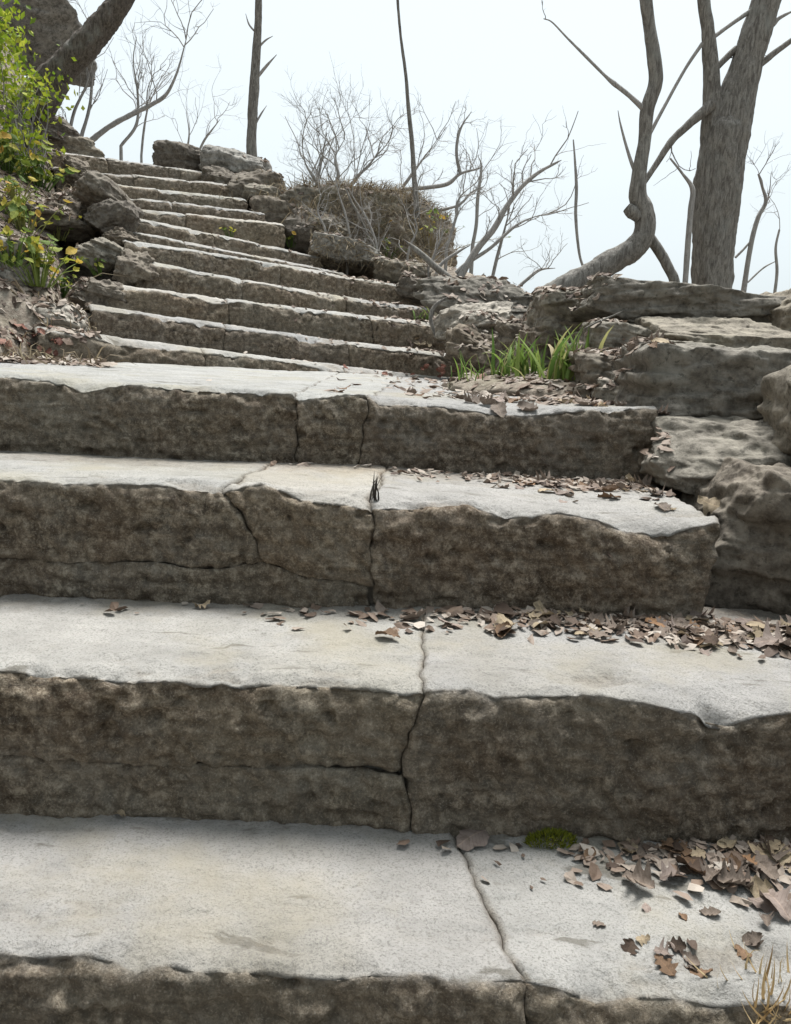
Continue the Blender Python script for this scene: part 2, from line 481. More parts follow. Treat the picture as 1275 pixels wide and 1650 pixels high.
T4 = [(0, 602), (100, 612), (130, 628), (200, 615), (300, 622), (400, 628), (470, 631), (482, 641), (560, 632), (588, 632), (612, 646), (700, 650), (800, 662), (850, 667), (900, 658), (1000, 655), (1050, 656)]

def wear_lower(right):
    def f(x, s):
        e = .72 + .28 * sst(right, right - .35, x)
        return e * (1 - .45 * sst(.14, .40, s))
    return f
# step below the photographed ones (under the camera)
lower_step(lower, .40, [(0, 2600), (1275, 2650)], None, .72, XL, .7,
           [dict(a=(XL, XL, XL), b=(-.2, -.22, -.2)), dict(a=(-.2, -.22, -.2), b=(.7, .7, .7))], .30, 41, .012, D=.40)
j = wx(850, 1565, D1); jb = wx(715, 1335, D2)
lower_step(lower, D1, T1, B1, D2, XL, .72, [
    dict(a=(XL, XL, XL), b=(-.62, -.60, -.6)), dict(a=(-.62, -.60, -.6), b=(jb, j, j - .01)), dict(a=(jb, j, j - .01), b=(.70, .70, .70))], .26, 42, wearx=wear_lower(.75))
j = wx(680, 1108, D2)
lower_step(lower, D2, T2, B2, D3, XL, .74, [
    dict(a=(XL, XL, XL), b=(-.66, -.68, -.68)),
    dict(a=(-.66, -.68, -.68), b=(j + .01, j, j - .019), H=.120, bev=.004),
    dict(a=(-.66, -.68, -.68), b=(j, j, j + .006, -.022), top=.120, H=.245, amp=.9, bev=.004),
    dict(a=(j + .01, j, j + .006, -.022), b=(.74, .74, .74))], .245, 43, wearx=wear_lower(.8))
j1, j2, j3 = wx(362, 785, D3), wx(470, 790, D3), wx(600, 810, D3)
xe = wx(1168, 832, D3)
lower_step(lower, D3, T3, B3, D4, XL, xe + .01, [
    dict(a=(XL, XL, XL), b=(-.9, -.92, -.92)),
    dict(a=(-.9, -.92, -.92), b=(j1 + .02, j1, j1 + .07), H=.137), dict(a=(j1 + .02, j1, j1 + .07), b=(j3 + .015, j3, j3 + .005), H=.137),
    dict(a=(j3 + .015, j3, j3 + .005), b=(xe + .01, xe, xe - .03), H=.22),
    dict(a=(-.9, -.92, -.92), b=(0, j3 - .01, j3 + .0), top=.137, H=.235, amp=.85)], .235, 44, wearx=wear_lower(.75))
j1, j2 = wx(479, 636, D4), wx(592, 636, D4)
xe4 = wx(1050, 656, D4)
vt = np.concatenate([np.linspace(0, .12, 22), np.linspace(.13, .5, 40), np.linspace(.53, 2.95, 90)])
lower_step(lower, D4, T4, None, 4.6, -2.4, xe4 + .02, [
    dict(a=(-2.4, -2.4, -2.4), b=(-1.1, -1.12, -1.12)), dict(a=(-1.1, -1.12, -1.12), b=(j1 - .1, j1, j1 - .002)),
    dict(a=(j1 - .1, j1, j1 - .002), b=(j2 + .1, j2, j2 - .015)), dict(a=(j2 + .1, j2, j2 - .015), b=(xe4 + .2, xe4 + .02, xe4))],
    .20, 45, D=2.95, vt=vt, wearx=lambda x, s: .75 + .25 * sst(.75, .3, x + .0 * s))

# ------------------------------------------------------------------ upper flight
upper = thing('stone_staircase', (-.6, 3.7, EYE - .1), 'narrow flight of thin stone steps climbing left from the landing to the skyline', 'steps')
UP = [
    [(60, 532), (134, 537), (232, 556), (320, 565), (400, 572), (474, 581), (556, 597), (640, 602), (720, 612)],
    [(147, 494), (250, 508), (351, 524), (430, 534), (500, 545), (600, 557), (694, 569), (760, 577)],
    [(165, 459), (207, 463), (270, 470), (320, 477), (345, 487), (367, 487), (380, 483), (500, 499), (600, 511), (694, 522), (730, 526)],
    [(216, 419), (290, 432), (367, 446), (385, 454), (396, 450), (500, 471), (570, 482), (669, 495), (700, 499)],
    [(200, 386), (235, 393), (300, 402), (380, 412), (500, 436), (560, 446), (625, 457), (680, 466)],
    [(179, 366), (240, 377), (300, 390), (400, 410), (520, 432), (560, 441)],
    [(170, 341), (192, 346), (260, 360), (342, 376), (400, 388), (452, 401), (520, 416)],
    [(170, 333), (195, 336), (260, 341), (340, 348), (421, 357), (460, 362)],
    [(170, 315), (192, 318), (260, 323), (330, 331), (392, 339), (430, 343)],
    [(165, 295), (182, 297), (255, 303), (262, 309), (310, 311), (367, 317), (400, 321)],
    [(88, 270), (150, 276), (230, 284), (300, 290), (349, 295), (385, 299)],
    [(70, 242), (94, 245), (160, 252), (230, 262), (323, 276), (370, 283)]]
UJ = [[330, 560], [365, 560], [368, 600], [393, 560], [450], [300], [345], [300], [280], [255], [215], [175, 290]]
ULIP = []
for i, pts in enumerate(UP):
    dL = 3.3 + .31 * i
    p0, p1 = 150, 690 - i * 28
    W_ = np.array([at(px, py, dL + .75 * (px - p0) / (p1 - p0)) for px, py in pts])
    L_, R__ = W_[0], W_[-1]
    ax = (R__ - L_)[:2]; ln = np.linalg.norm(ax); ax = ax / ln
    nrm = np.array([-ax[1], ax[0]])
    tt = (W_[:, :2] - L_[:2]) @ ax
    o2 = np.argsort(tt)
    tt, zz = tt[o2], W_[o2, 2]
    lat = ((W_[:, :2] - L_[:2]) @ nrm)[o2]
    kk = np.linspace(tt[0], tt[-1], 100)
    zsm = np.polyval(np.polyfit(kk, np.interp(kk, tt, zz), 2), kk)
    def lip(t, tt=tt, zz=zz, lat=lat, L_=L_, ax=ax, nrm=nrm, i=i):
        la = np.interp(t, tt, lat) + .02 * pn(np.stack([t * 2.5, t * 0 + i, t * 0], 1), i)
        zw = .006 * pn(np.stack([t * 9, t * 0 + i, t * 0 + 4], 1), i + 5)
        return np.stack([L_[0] + ax[0] * t + nrm[0] * la, L_[1] + ax[1] * t + nrm[1] * la, np.interp(t, tt, zz) + zw], 1)
    def lipS(t, kk=kk, zsm=zsm, lip=lip):
        p = lip(t); p[:, 2] = np.interp(t, kk, zsm) + .012; return p
    pxs = [p[0] for p in pts]
    js = [0.] + [float(np.interp(x, pxs, tt)) for x in UJ[i]] + [float(tt[-1])]
    rr = random.Random(i)
    sk = [0] + [rr.uniform(-.03, .03) for _ in UJ[i]] + [0]
    mortar(upper, lip, lipS, nrm, .04, js[-1] - .04, .22, .5, None, i, .026)
    for k in range(len(js) - 1):
        step_stone('step_stone', upper, lip, lipS, nrm, (js[k] - sk[k], js[k], js[k] + sk[k]), (js[k + 1] - sk[k + 1], js[k + 1], js[k + 1] + sk[k + 1]),
                   .24, .62 if i < 11 else 1.6, None, .011, 100 + i * 5 + k, 0., 1.15, .017, .92, bev=.006)
    ULIP.append((L_, R__))

# ------------------------------------------------------------------ ground
P0 = np.array([-.62, 3.72]); AX = np.array([-.40, .917]); BX = np.array([.917, .40])
def terrain(x, y):
    x = np.asarray(x, float); y = np.asarray(y, float)
    s = (x - P0[0]) * AX[0] + (y - P0[1]) * AX[1]
    l = (x - P0[0]) * BX[0] + (y - P0[1]) * BX[1]
    P = -.10 + np.clip(s, 0, 3.9) * .405 + np.clip(s - 3.9, 0, 6) * .05
    low = np.interp(y, [-3, .2, .72, .75, 1.745, 1.8], [-1.02, -1.0, -1.0, -.86, -.36, -.22])
    base = np.where(y < 1.78, low, P - .24)
    # left bank
    lb = np.where(y < 3.0, -(x + 1.55), -l - .74)
    lb = np.where((y >= 1.8) & (y < 3.4), np.minimum(-(x + 1.55 - .1 * (y - 1.8)), 9), lb)
    up = np.clip(lb, 0, None)
    left = P + .02 + (.55 + 1.7 * sst(2.9, 4.4, s)) * up + .06 * np.sin(up * 3 + y * 2) * sst(0, .5, up)
    left = np.where(y < 1.78, np.maximum(low + .1 + .55 * up, low), left)
    left = np.minimum(left, 7 + .1 * up)
    z = np.where(lb > 0, base + (left - base) * sst(0, .14, lb), base)
    # right shoulder then the drop to the valley
    edge = np.where(y < 3.2, .78, np.interp(y, [3.2, 4.0, 5, 6, 7.5], [.80, .75, .45, .0, -.8]))
    r = x - edge
    sh = np.interp(y, [-3, .6, 1.2, 1.7, 2.4, 3.2, 4.5, 5.5, 6.5, 8], [-.9, -.6, -.35, -.10, .02, .06, .25, .50, .75, 1.2])
    fall = np.clip(r - np.interp(y, [3.4, 4.4], [1.4, .45]), 0, None)
    right = sh - np.interp(y, [3.4, 4.4], [.45, .7]) * fall
    z = np.where(r > 0, z + (right - z) * sst(0, .25, r), z)
    fy = np.clip(y - 9.5, 0, None)
    z = z - np.where(lb > 0, .15, .35) * fy
    z = np.maximum(z, -9 - .0 * x)
    return z + EYE
def axis(lo, hi, c0, c1, n, far):
    m = np.linspace(c0, c1, n)
    st = (c1 - c0) / (n - 1)
    a = [c1]; k = st
    while a[-1] < hi: k *= 1.16; a.append(a[-1] + k)
    b = [c0]; k = st
    while b[-1] > lo: k *= 1.16; b.append(b[-1] - k)
    return np.array(b[:0:-1] + list(m) + a[1:])
gx, gy = axis(-600, 600, -4.2, 3.2, 190, 0), axis(-300, 900, -.6, 9.5, 240, 0)
GX, GY = np.meshgrid(gx, gy, indexing='ij')
gz = terrain(GX.ravel(), GY.ravel())
Pg = np.stack([GX.ravel(), GY.ravel(), gz], 1)
near = sst(60, 20, np.hypot(Pg[:, 0], Pg[:, 1]))
Pg[:, 2] += near * (.05 * fbm(Pg * 1.6, 3, 3) + .030 * fbm(Pg * 7, 3, 5))
gf = gridfaces(len(gx), len(gy))
g = obj('ground', mesh('ground', Pg, gf, M_SOIL))
tag(g, 'brown leafy soil of the wooded hillside', 'ground', kind='structure')
del g['category']
collide(Pg, gf)
def gz_at(x, y): return float(terrain(np.array([x]), np.array([y]))[0])

# ------------------------------------------------------------------ rocks
def cube_sphere(n):
    V, Fs = [], []
    t = np.tan(np.linspace(-1, 1, n) * math.pi / 4)
    A, B = np.meshgrid(t, t, indexing='ij')
    off = 0
    for ax in range(3):
        for sg in (-1, 1):
            P = np.zeros((n, n, 3))
            P[..., ax] = sg; P[..., (ax + 1) % 3] = A * sg; P[..., (ax + 2) % 3] = B
            V.append(P.reshape(-1, 3)); Fs.append(gridfaces(n, n) + off); off += n * n
    V = np.concatenate(V); Fs = np.concatenate(Fs)
    key = np.round(V * 1e5).astype(np.int64)
    _, idx, inv = np.unique(key, axis=0, return_index=True, return_inverse=True)
    return V[idx], inv.reshape(-1)[Fs]
CS = {n: cube_sphere(n) for n in (10, 18, 30, 44, 60)}
def rock_geo(size, seed, n=30, pw=4.5, cuts=7, rough=1., lo=.78, bed=.016):
    V, Fs = CS[n]
    V = V / (np.sum(np.abs(V) ** pw, 1) ** (1 / pw))[:, None]
    r = np.random.RandomState(seed)
    for _ in range(cuts):
        nn = r.normal(size=3); nn /= np.linalg.norm(nn)
        dd = r.uniform(lo, 1.02)
        ex = np.clip(V @ nn - dd, 0, None)
        V = V - ex[:, None] * nn * .92
    V = V * np.asarray(size) / 2
    sm = min(size)
    nr = V / np.linalg.norm(V, axis=1)[:, None]
    sc = 1 / max(sm, .05)
    ly = fbm(V * [1.2 * sc, 1.2 * sc, 4.5 * sc], 3, seed)
    d = .10 * sm * fbm(V * .9 * sc, 3, seed + 1) + .055 * sm * ly + .03 * sm * ridg(V * 3 * sc, 3, seed + 2) + .012 * fbm(V * 26, 3, seed + 4)
    zz = V[:, 2] + .18 * V[:, 0] * math.sin(seed) + .010 * fbm(V * 6, 2, seed + 8)
    th = .024 + .012 * (seed % 3)
    q = zz / th; fl = np.floor(q); fr_ = sst(.0, .16, q - fl)
    lay = lambda k: pn(np.stack([V[:, 0] * 5, V[:, 1] * 5, k * 3.7], 1), seed + 6)
    d = d + bed * (lay(fl - 1) * (1 - fr_) + lay(fl) * fr_) * (1 - np.abs(nr[:, 2]) * .6)
    d = d + .008 - .036 * np.abs(fbm(V * [7, 7, 12], 4, seed + 12)) + .010 * fbm(V * 34, 3, seed + 14, .65)
    return V + nr * d[:, None] * rough, Fs
def rock(name, parent, px, depth, thick, seed, mat=None, n=30, tilt=(0, 0, 0), pw=4.5, cuts=7, rough=1., grow=1., lo=.78, bed=.016):
    """px box (x0,y0,x1,y1) gives the height and width of the front face at that depth; thick is its own depth"""
    x0, y0, x1, y1 = px
    c = at((x0 + x1) / 2, (y0 + y1) / 2, depth)
    ww = (x1 - x0) / FPX * depth * 1.04 * grow; hh = (y1 - y0) / FPX * depth * 1.06 * grow
    V, Fs = rock_geo((ww, thick, hh), seed, n, pw, cuts, rough, lo, bed)
    Rm = (Matrix.Rotation(rad(tilt[2]), 3, 'Z') @ Matrix.Rotation(rad(tilt[1]), 3, 'Y') @ Matrix.Rotation(rad(tilt[0]), 3, 'X'))
    V = V @ np.array(Rm).T + c + np.array([0, thick / 2, 0])
    collide(V, Fs)
    o = obj(name, mesh(name, V, Fs, mat or M_WALL), parent)
    return o

# right-hand wall beside the lower steps and the landing
rw = thing('stone_wall', (.95, 2.0, EYE - .1), 'rough dry stone wall along the right side of the lower steps', 'wall')
RW = [  # box, depth, thickness, mat, tilt
    ((978, 462, 1290, 545), 2.45, .75, M_WALL, (0, 3, 0)),
    ((885, 472, 1010, 540), 2.75, .6, M_WALL, (0, -2, 0)),
    ((1090, 520, 1330, 600), 2.15, .6, M_WALL, (0, 2, 0)),
    ((968, 528, 1110, 590), 2.30, .5, M_WALL, (0, 2, 0)),
    ((950, 575, 1090, 655), 2.12, .5, M_DARK, (0, 0, 0)),
    ((870, 525, 985, 600), 2.75, .5, M_DARK, (0, 3, 0)),
    ((1060, 583, 1420, 770), 1.78, .55, M_WALL, (0, 2, 0)),
    ((1118, 703, 1480, 830), 1.56, .38, M_WALL, (0, 1, -8)),
    ((1185, 785, 1520, 1010), 1.36, .34, M_DARK, (0, 1, -10)),
    ((1035, 700, 1180, 830), 1.74, .3, M_DARK, (0, 0, 0)),
    ((1000, 536, 1230, 630), 2.42, .5, M_WALL, (0, 2, 0)),
    ((1075, 560, 1200, 600), 1.98, .3, M_WALL, (0, 4, 0)),
    ((985, 612, 1075, 660), 1.98, .25, M_WALL, (0, -3, 0)),
    ((1290, 470, 1620, 620), 2.3, .8, M_WALL, (0, 4, 0)),
]
for i, (b, d, t, m_, tl) in enumerate(RW):
    rock('stone', rw, b, d, t, 300 + i, m_, 60, tl, pw=12, cuts=5, rough=1.0, grow=1.06, lo=.9, bed=.030)
for i, (x, y, z, sx, sy, sz) in enumerate([(.93, 1.15, -.33, .42, .42, .26), (.98, .80, -.48, .46, .44, .28), (.95, .40, -.62, .45, .5, .3), (.92, 1.2, -.62, .34, .5, .34),
                                           (.92, .78, -.78, .34, .5, .36), (.92, .3, -.9, .34, .6, .3), (1.0, 1.55, -.10, .5, .4, .25)]):
    V, Fs = rock_geo((sx, sy, sz), 340 + i, 30, 5.5, 8)
    V = V + [x, y, z + EYE]; collide(V, Fs)
    obj('stone', mesh('stone', V, Fs, M_WALL), rw)

# wall and rocks at the right of the upper flight
uw = thing('stone_wall', (-.2, 6.4, EYE + .6), 'tumbled dry stone wall edging the right side of the upper flight', 'wall')
UW = [((248, 232, 322, 275), 7.5, .5, M_DARK), ((325, 240, 418, 290), 7.35, .5, M_PALE), ((318, 268, 380, 318), 7.1, .4, M_DARK), ((368, 275, 450, 330), 7.0, .5, M_DARK),
      ((395, 296, 460, 322), 6.8, .45, M_WALL), ((440, 300, 520, 350), 6.7, .6, M_WALL), ((405, 322, 470, 375), 6.6, .4, M_DARK), ((455, 340, 520, 395), 6.3, .45, M_DARK),
      ((495, 345, 560, 385), 6.3, .4, M_WALL), ((500, 395, 610, 440), 5.95, .4, M_DARK), ((600, 420, 690, 455), 5.65, .45, M_WALL), ((635, 448, 700, 490), 5.35, .4, M_DARK),
      ((680, 452, 745, 478), 5.1, .4, M_DARK)]
for i, (b, d, t, m_) in enumerate(UW):
    rock('stone', uw, b, d, t, 400 + i, m_, 30, (0, 6, 0), pw=5, cuts=9, rough=1.3)

BO = [((500, 372, 604, 412), 5.7, .5, M_PALE, (0, 17, 0), 'pale flat slab tilted against the earth bank right of the upper steps'),
      ((690, 452, 885, 520), 3.95, .5, M_WALL, (0, 9, 0), 'broad grey slab rock at the landing corner, lower edge of the skyline gap'),
      ((715, 492, 830, 545), 3.6, .45, M_PALE, (0, -16, 0), 'pale jagged stone leaning at the right end of the upper steps'),
      ((735, 530, 830, 600), 3.45, .4, M_DARK, (0, 5, 0), 'dark stone low in the landing corner under the pale jagged one'),
      ((805, 520, 880, 590), 3.3, .35, M_DARK, (0, 8, 0), 'small dark stone behind the green blades at the wall foot'),
      ((104, 284, 190, 342), 4.85, .5, M_DARK, (0, 24, 10), 'large craggy boulder overhanging the left side of the upper steps'),
      ((138, 326, 200, 372), 4.75, .35, M_DARK, (0, -20, 0), 'dark angular stone directly under the craggy boulder'),
      ((150, 366, 205, 398), 4.65, .35, M_DARK, (0, 8, 20), 'low dark stone at the left end of the fifth upper step'),
      ((60, 300, 140, 380), 5.0, .4, M_DARK, (0, 20, 0), 'dark rock behind the large boulder on the left bank'),
      ((172, 400, 232, 455), 4.25, .3, M_DARK, (0, 10, 0), 'small black rock at the left end of a middle step'),
      ((120, 385, 190, 430), 4.5, .35, M_WALL, (0, 10, 0), 'brown rock below the large dark boulder on the left bank'),
      ((105, 448, 178, 495), 3.85, .3, M_DARK, (0, 5, 0), 'dark squat rock at the left end of the second upper step'),
      ((40, 500, 130, 560), 3.45, .35, M_PALE, (0, 12, 0), 'pale crumbly rock on the bank beside the lowest upper step'),
      ((-60, 318, 100, 362), 4.6, .5, M_DARK, (0, 8, 0), 'flat dark ledge rock among the yellow plants on the left bank'),
      ((45, 212, 150, 250), 6.9, .5, M_WALL, (0, 4, 0), 'flat grey rock at the top left end of the stairs'),
      ((50, 188, 105, 225), 6.8, .4, M_DARK, (0, 10, 0), 'knobbly dark rock below the leaning trunk'),
      ((92, 250, 125, 290), 6.2, .3, M_DARK, (0, 10, 0), 'narrow dark stone beside the topmost steps'),
      ((-30, 395, 28, 500), 3.5, .4, M_PALE, (0, 4, 0), 'pale grey rock cut off by the left picture edge'),
      ((-150, -90, 66, 85), 7.6, 1.0, M_PALE, (0, 0, 0), 'big grey boulder high on the left bank behind the leaning trunk')]
for i, (b, d, t, m_, tl, lab) in enumerate(BO):
    o = rock('boulder', None, b, d, t, 500 + i, m_, 44, tl, pw=3.6, cuts=16, rough=1.25, lo=.62, bed=.03, grow=1.1)
    tag(o, lab, 'rock')

# earth bank behind the upper wall
V, Fs = rock_geo((1.02, .8, .80), 600, 60, 7, 6, 1.6, .86)
V[:, 2] -= .10 * V[:, 0] + .10 * np.clip(V[:, 0] - .1, 0, None)
V = V + at(618, 398, 6.5) + [0, .4, 0]
collide(V, Fs)
tag(obj('earth_bank', mesh('earth_bank', V, Fs, M_SOIL)), 'dark earth bank with roots and dead grass right of the upper steps', 'bank')

# soil and litter heaped at the foot of the right wall
V, Fs = rock_geo((1.3, 1.0, .20), 610, 44, 2.2, 3, .8)
V = V + np.array([.80, 2.62, EYE - .10]); collide(V, Fs)
tag(obj('soil_heap', mesh('soil_heap', V, Fs, M_SOIL)), 'low heap of soil and litter at the foot of the right wall', 'soil')

BVH = BVHTree.FromPolygons([tuple(v) for v in np.concatenate(BV)], [tuple(int(i) for i in f) for b in BF for f in b])
def drop(x, y, z0=6.):
    h = BVH.ray_cast(Vector((x, y, z0)), Vector((0, 0, -1)))
    return (h[0], h[1]) if h[0] is not None else (None, None)
def cast(px, py):
    v = F_ + R_ * (px - 637.5) / FPX + U_ * (825 - py) / FPX
    h = BVH.ray_cast(Vector((0, 0, EYE)), Vector(v).normalized())
    return (h[0], h[1]) if h[0] is not None else (None, None)

# ------------------------------------------------------------------ trees and shrubs
def catmull(P, n):
    P = np.asarray(P, float)
    Q = np.concatenate([[2 * P[0] - P[1]], P, [2 * P[-1] - P[-2]]])
    out = []
    for i in range(1, len(Q) - 2):
        for t in np.linspace(0, 1, n, endpoint=False):
            a, b, c, d = Q[i - 1], Q[i], Q[i + 1], Q[i + 2]
            out.append(.5 * (2 * b + (c - a) * t + (2 * a - 5 * b + 4 * c - d) * t * t + (3 * b - a - 3 * c + d) * t ** 3))
    out.append(P[-1])
    return np.array(out)
class TB:
    def __init__(s): s.V, s.F, s.n = [], [], 0
    def tube(s, P, r, k=8, rough=0., seed=0):
        P = np.asarray(P, float); r = np.asarray(r, float)
        T = np.gradient(P, axis=0); T /= np.linalg.norm(T, axis=1)[:, None] + 1e-9
        ref = np.array([0, 1., 0]) if abs(T[0][1]) < .8 else np.array([1., 0, 0])
        A = np.cross(T, ref); A /= np.linalg.norm(A, axis=1)[:, None] + 1e-9
        B = np.cross(T, A)
        an = np.arange(k) / k * 2 * math.pi
        off = A[:, None, :] * np.cos(an)[None, :, None] + B[:, None, :] * np.sin(an)[None, :, None]
        rr = np.broadcast_to(r[:, None], (len(P), k)).copy()
        if rough:
            q = (P[:, None, :] + off * r[:, None, None]).reshape(-1, 3)
            rr = rr * (1 + rough * (fbm(q * [9, 9, 3] * (.1 / max(r.max(), .01)) ** .5, 3, seed) + .5 * (ridg(q * [30, 30, 6], 2, seed + 3) - .6)).reshape(len(P), k))
        V = (P[:, None, :] + off * rr[..., None]).reshape(-1, 3)
        n = len(P)
        i = np.arange(n - 1)[:, None] * k + np.arange(k)[None, :]
        j = np.arange(n - 1)[:, None] * k + (np.arange(k)[None, :] + 1) % k
        Fq = np.stack([i, i + k, j + k, j], -1).reshape(-1, 4)
        s.V.append(V); s.F.append(Fq + s.n); s.n += len(V)
    def build(s, name, mat, parent=None, smooth=True):
        return obj(name, mesh(name, np.concatenate(s.V), np.concatenate(s.F), mat, smooth), parent)
def pxline(pts, d, n=6):
    """pts: (px, py, width px[, depth])"""
    P = np.array([at(p[0], p[1], p[3] if len(p) > 3 else d) for p in pts])
    r = np.array([p[2] / 2 / FPX * (p[3] if len(p) > 3 else d) for p in pts])
    return catmull(P, n), np.interp(np.linspace(0, 1, (len(pts) - 1) * n + 1), np.linspace(0, 1, len(pts)), r)
def to_ground(P, r, extra=.15):
    """extend the foot of a stem down into the soil"""
    x, y, z = P[0]
    gzv = gz_at(x, y) - extra
    if z > gzv:
        k = max(2, int((z - gzv) / .08))
        Q = np.stack([np.full(k, x), np.full(k, y), np.linspace(gzv, z, k, endpoint=False)], 1)
        P = np.concatenate([Q, P]); r = np.concatenate([np.full(k, r[0] * 1.12), r])
    return P, r
def twig_spray(tb, base, direc, length, rad0, rng, depth=3, spread=.6, k=4, gravity=.0, wob=.22):
    n = 6
    P = [np.asarray(base, float)]; d = np.asarray(direc, float); d = d / np.linalg.norm(d)
    for i in range(n):
        d = d + rng.normal(size=3) * wob + np.array([0, 0, .06 - gravity]); d /= np.linalg.norm(d)
        P.append(P[-1] + d * length / n)
    P = np.array(P)
    tb.tube(P, np.linspace(rad0, rad0 * .45, n + 1), k)
    if depth > 0:
        for i in range(rng.randint(2, 5)):
            q = rng.randint(1, n + 1)
            dd = (P[q] - P[q - 1]); dd /= np.linalg.norm(dd)
            dd = dd + rng.normal(size=3) * spread
            twig_spray(tb, P[q], dd, length * rng.uniform(.4, .72), rad0 * .55, rng, depth - 1, spread, max(3, k - 1), gravity, wob)

def tree(name, label, stems, mat, group=None, twigs=(), cat='tree', foot=True, twmat=None):
    """stems: list of (name, pts, depth, ground?)"""
    b = at(stems[0][1][0][0], stems[0][1][0][1], stems[0][2])
    t = thing(name, (b[0], b[1], gz_at(b[0], b[1])), label, cat, group)
    tips = []; main = None
    for i, (nm, pts, d, gr) in enumerate(stems):
        P, r = pxline(pts, d, 16 if nm in ('trunk', 'stem') else 8)
        if gr: P, r = to_ground(P, r)
        tb = TB()
        if nm == 'branch' and pts[-1][2] <= 5: r = r * np.interp(np.linspace(0, 1, len(r)), [0, .6, 1], [1, .9, .35])
        tb.tube(P, r, 72 if r.max() > .05 else (16 if r.max() > .02 else 7), (.26 if r.max() > .05 else .20) if r.max() > .02 else .10, i + len(label))
        ob = tb.build(nm, M_TWIG_GLARE if nm == 'branch' and r.max() < .016 else mat, main if nm in ('branch', 'knot') and main else t)  # thin branches take the bark with sky glare painted into its colour
        if i == 0 and nm in ('trunk', 'stem'): main = ob
        tips.append((P, r))
    tb = TB()
    for (si, fr, dx, dz, ln, r0, dep, sd) in twigs:
        P, r = tips[si]; p = P[min(len(P) - 1, int(fr * len(P)))]
        twig_spray(tb, p, (dx, np.random.RandomState(sd).uniform(-.4, .4), dz), ln, r0, np.random.RandomState(sd), dep)
    if tb.V: tb.build('twigs', twmat or M_TWIG_GLARE, t)['kind'] = 'stuff'
    return t

tree('bare_tree', 'thick forked grey tree trunk rising behind the right wall', [
    ('trunk', [(1148, 470, 60), (1150, 400, 64), (1154, 330, 70), (1162, 260, 72), (1168, 210, 66), (1172, 180, 36)], 4.4, True),
    ('stem', [(1150, 300, 24), (1148, 230, 34), (1148, 170, 30), (1146, 110, 22), (1141, 50, 18), (1135, 0, 18), (1120, -120, 15), (1110, -300, 10)], 4.4, False),
    ('stem', [(1166, 300, 50), (1174, 220, 62), (1188, 160, 54), (1204, 100, 46), (1220, 50, 43), (1236, 0, 41), (1265, -110, 34), (1300, -320, 22)], 4.4, False),
    ('branch', [(1148, 168, 16), (1105, 205, 12), (1082, 228, 11), (1062, 258, 9), (1034, 300, 8)], 4.35, False),
    ('branch', [(1150, 115, 9), (1172, 92, 10), (1188, 78, 10)], 4.4, False),
    ('branch', [(1208, 118, 12), (1250, 84, 9), (1290, 55, 7), (1340, 20, 5)], 4.4, False),
    ('branch', [(1150, 60, 6), (1180, 38, 6), (1215, 14, 7)], 4.4, False),
    ('branch', [(1044, 222, 6), (1076, 162, 5), (1105, 110, 5), (1132, 70, 6)], 4.35, False),
    ('branch', [(1246, 40, 7), (1258, 28, 6), (1290, 12, 4)], 4.4, False)],
    M_BARK, twigs=[(5, .8, .6, .6, .5, .005, 2, 1), (3, .5, .2, -.8, .28, .004, 1, 2), (4, .5, .8, -.1, .2, .003, 1, 3), (1, .9, -.6, .6, .9, .008, 3, 4), (2, .9, .6, .8, 1.2, .010, 3, 5), (0, .55, .9, .1, .22, .003, 1, 6)])
tree('bare_tree', 'crooked slender tree elbowing up from the wall with a knobbly bend', [
    ('trunk', [(880, 482, 40), (905, 466, 38), (950, 442, 36), (1000, 414, 36), (1030, 392, 36), (1040, 368, 34), (1036, 340, 30), (1028, 315, 26), (1030, 280, 22), (1038, 230, 20), (1044, 175, 22), (1056, 135, 20), (1055, 100, 20), (1048, 50, 17), (1041, 0, 17), (1030, -120, 14), (1034, -300, 9)], 3.7, True),
    ('knot', [(1030, 352, 16), (1019, 342, 22), (1010, 334, 15)], 3.68, False),
    ('leg', [(1088, 458, 16), (1082, 440, 16), (1066, 410, 15), (1048, 384, 17)], 3.75, True),
    ('branch', [(1044, 182, 10), (1014, 154, 7), (990, 135, 8), (975, 122, 5), (945, 92, 5), (915, 62, 4), (890, 36, 4), (876, 30, 4)], 3.7, False),
    ('branch', [(1030, 290, 7), (1020, 268, 6), (1010, 238, 5), (1000, 200, 4), (996, 178, 3)], 3.7, False)],
    M_BARK, twigs=[(3, .95, -.2, .9, .07, .002, 1, 21), (0, .95, -.5, .7, .8, .007, 3, 22), (0, .97, .5, .7, .9, .007, 3, 23)])
tree('bare_sapling', 'thin pale stem pressed close to the left of the thick trunk', [
    ('stem', [(1104, 458, 9), (1108, 400, 9), (1113, 340, 9), (1116, 305, 8), (1100, 280, 4), (1080, 255, 3)], 4.0, True)], M_TWIG_GLARE, cat='sapling')
tree('bare_sapling', 'twiggy sapling just right of the thick forked trunk', [
    ('stem', [(1198, 470, 9), (1204, 430, 8), (1212, 385, 8), (1222, 350, 7), (1234, 325, 6), (1228, 300, 4), (1222, 280, 3)], 4.8, True),
    ('branch', [(1185, 415, 4), (1200, 400, 4), (1212, 385, 4)], 4.8, False)], M_TWIG_GLARE,
    twigs=[(0, .6, .4, .7, .22, .004, 2, 31), (0, .7, .5, .6, .2, .003, 2, 32), (0, .8, -.3, .8, .2, .003, 2, 33), (0, .98, .1, .9, .2, .003, 2, 34)], cat='sapling')
tree('bare_sapling', 'faint thin sapling at the right picture edge above the wall', [
    ('stem', [(1246, 490, 5), (1252, 440, 5), (1250, 400, 4), (1256, 370, 3)], 5.2, True), ('branch', [(1205, 455, 3), (1230, 432, 3), (1252, 420, 3)], 5.2, False)], M_TWIG_GLARE,
    twigs=[(0, .9, .1, .9, .3, .003, 2, 41)], cat='sapling')
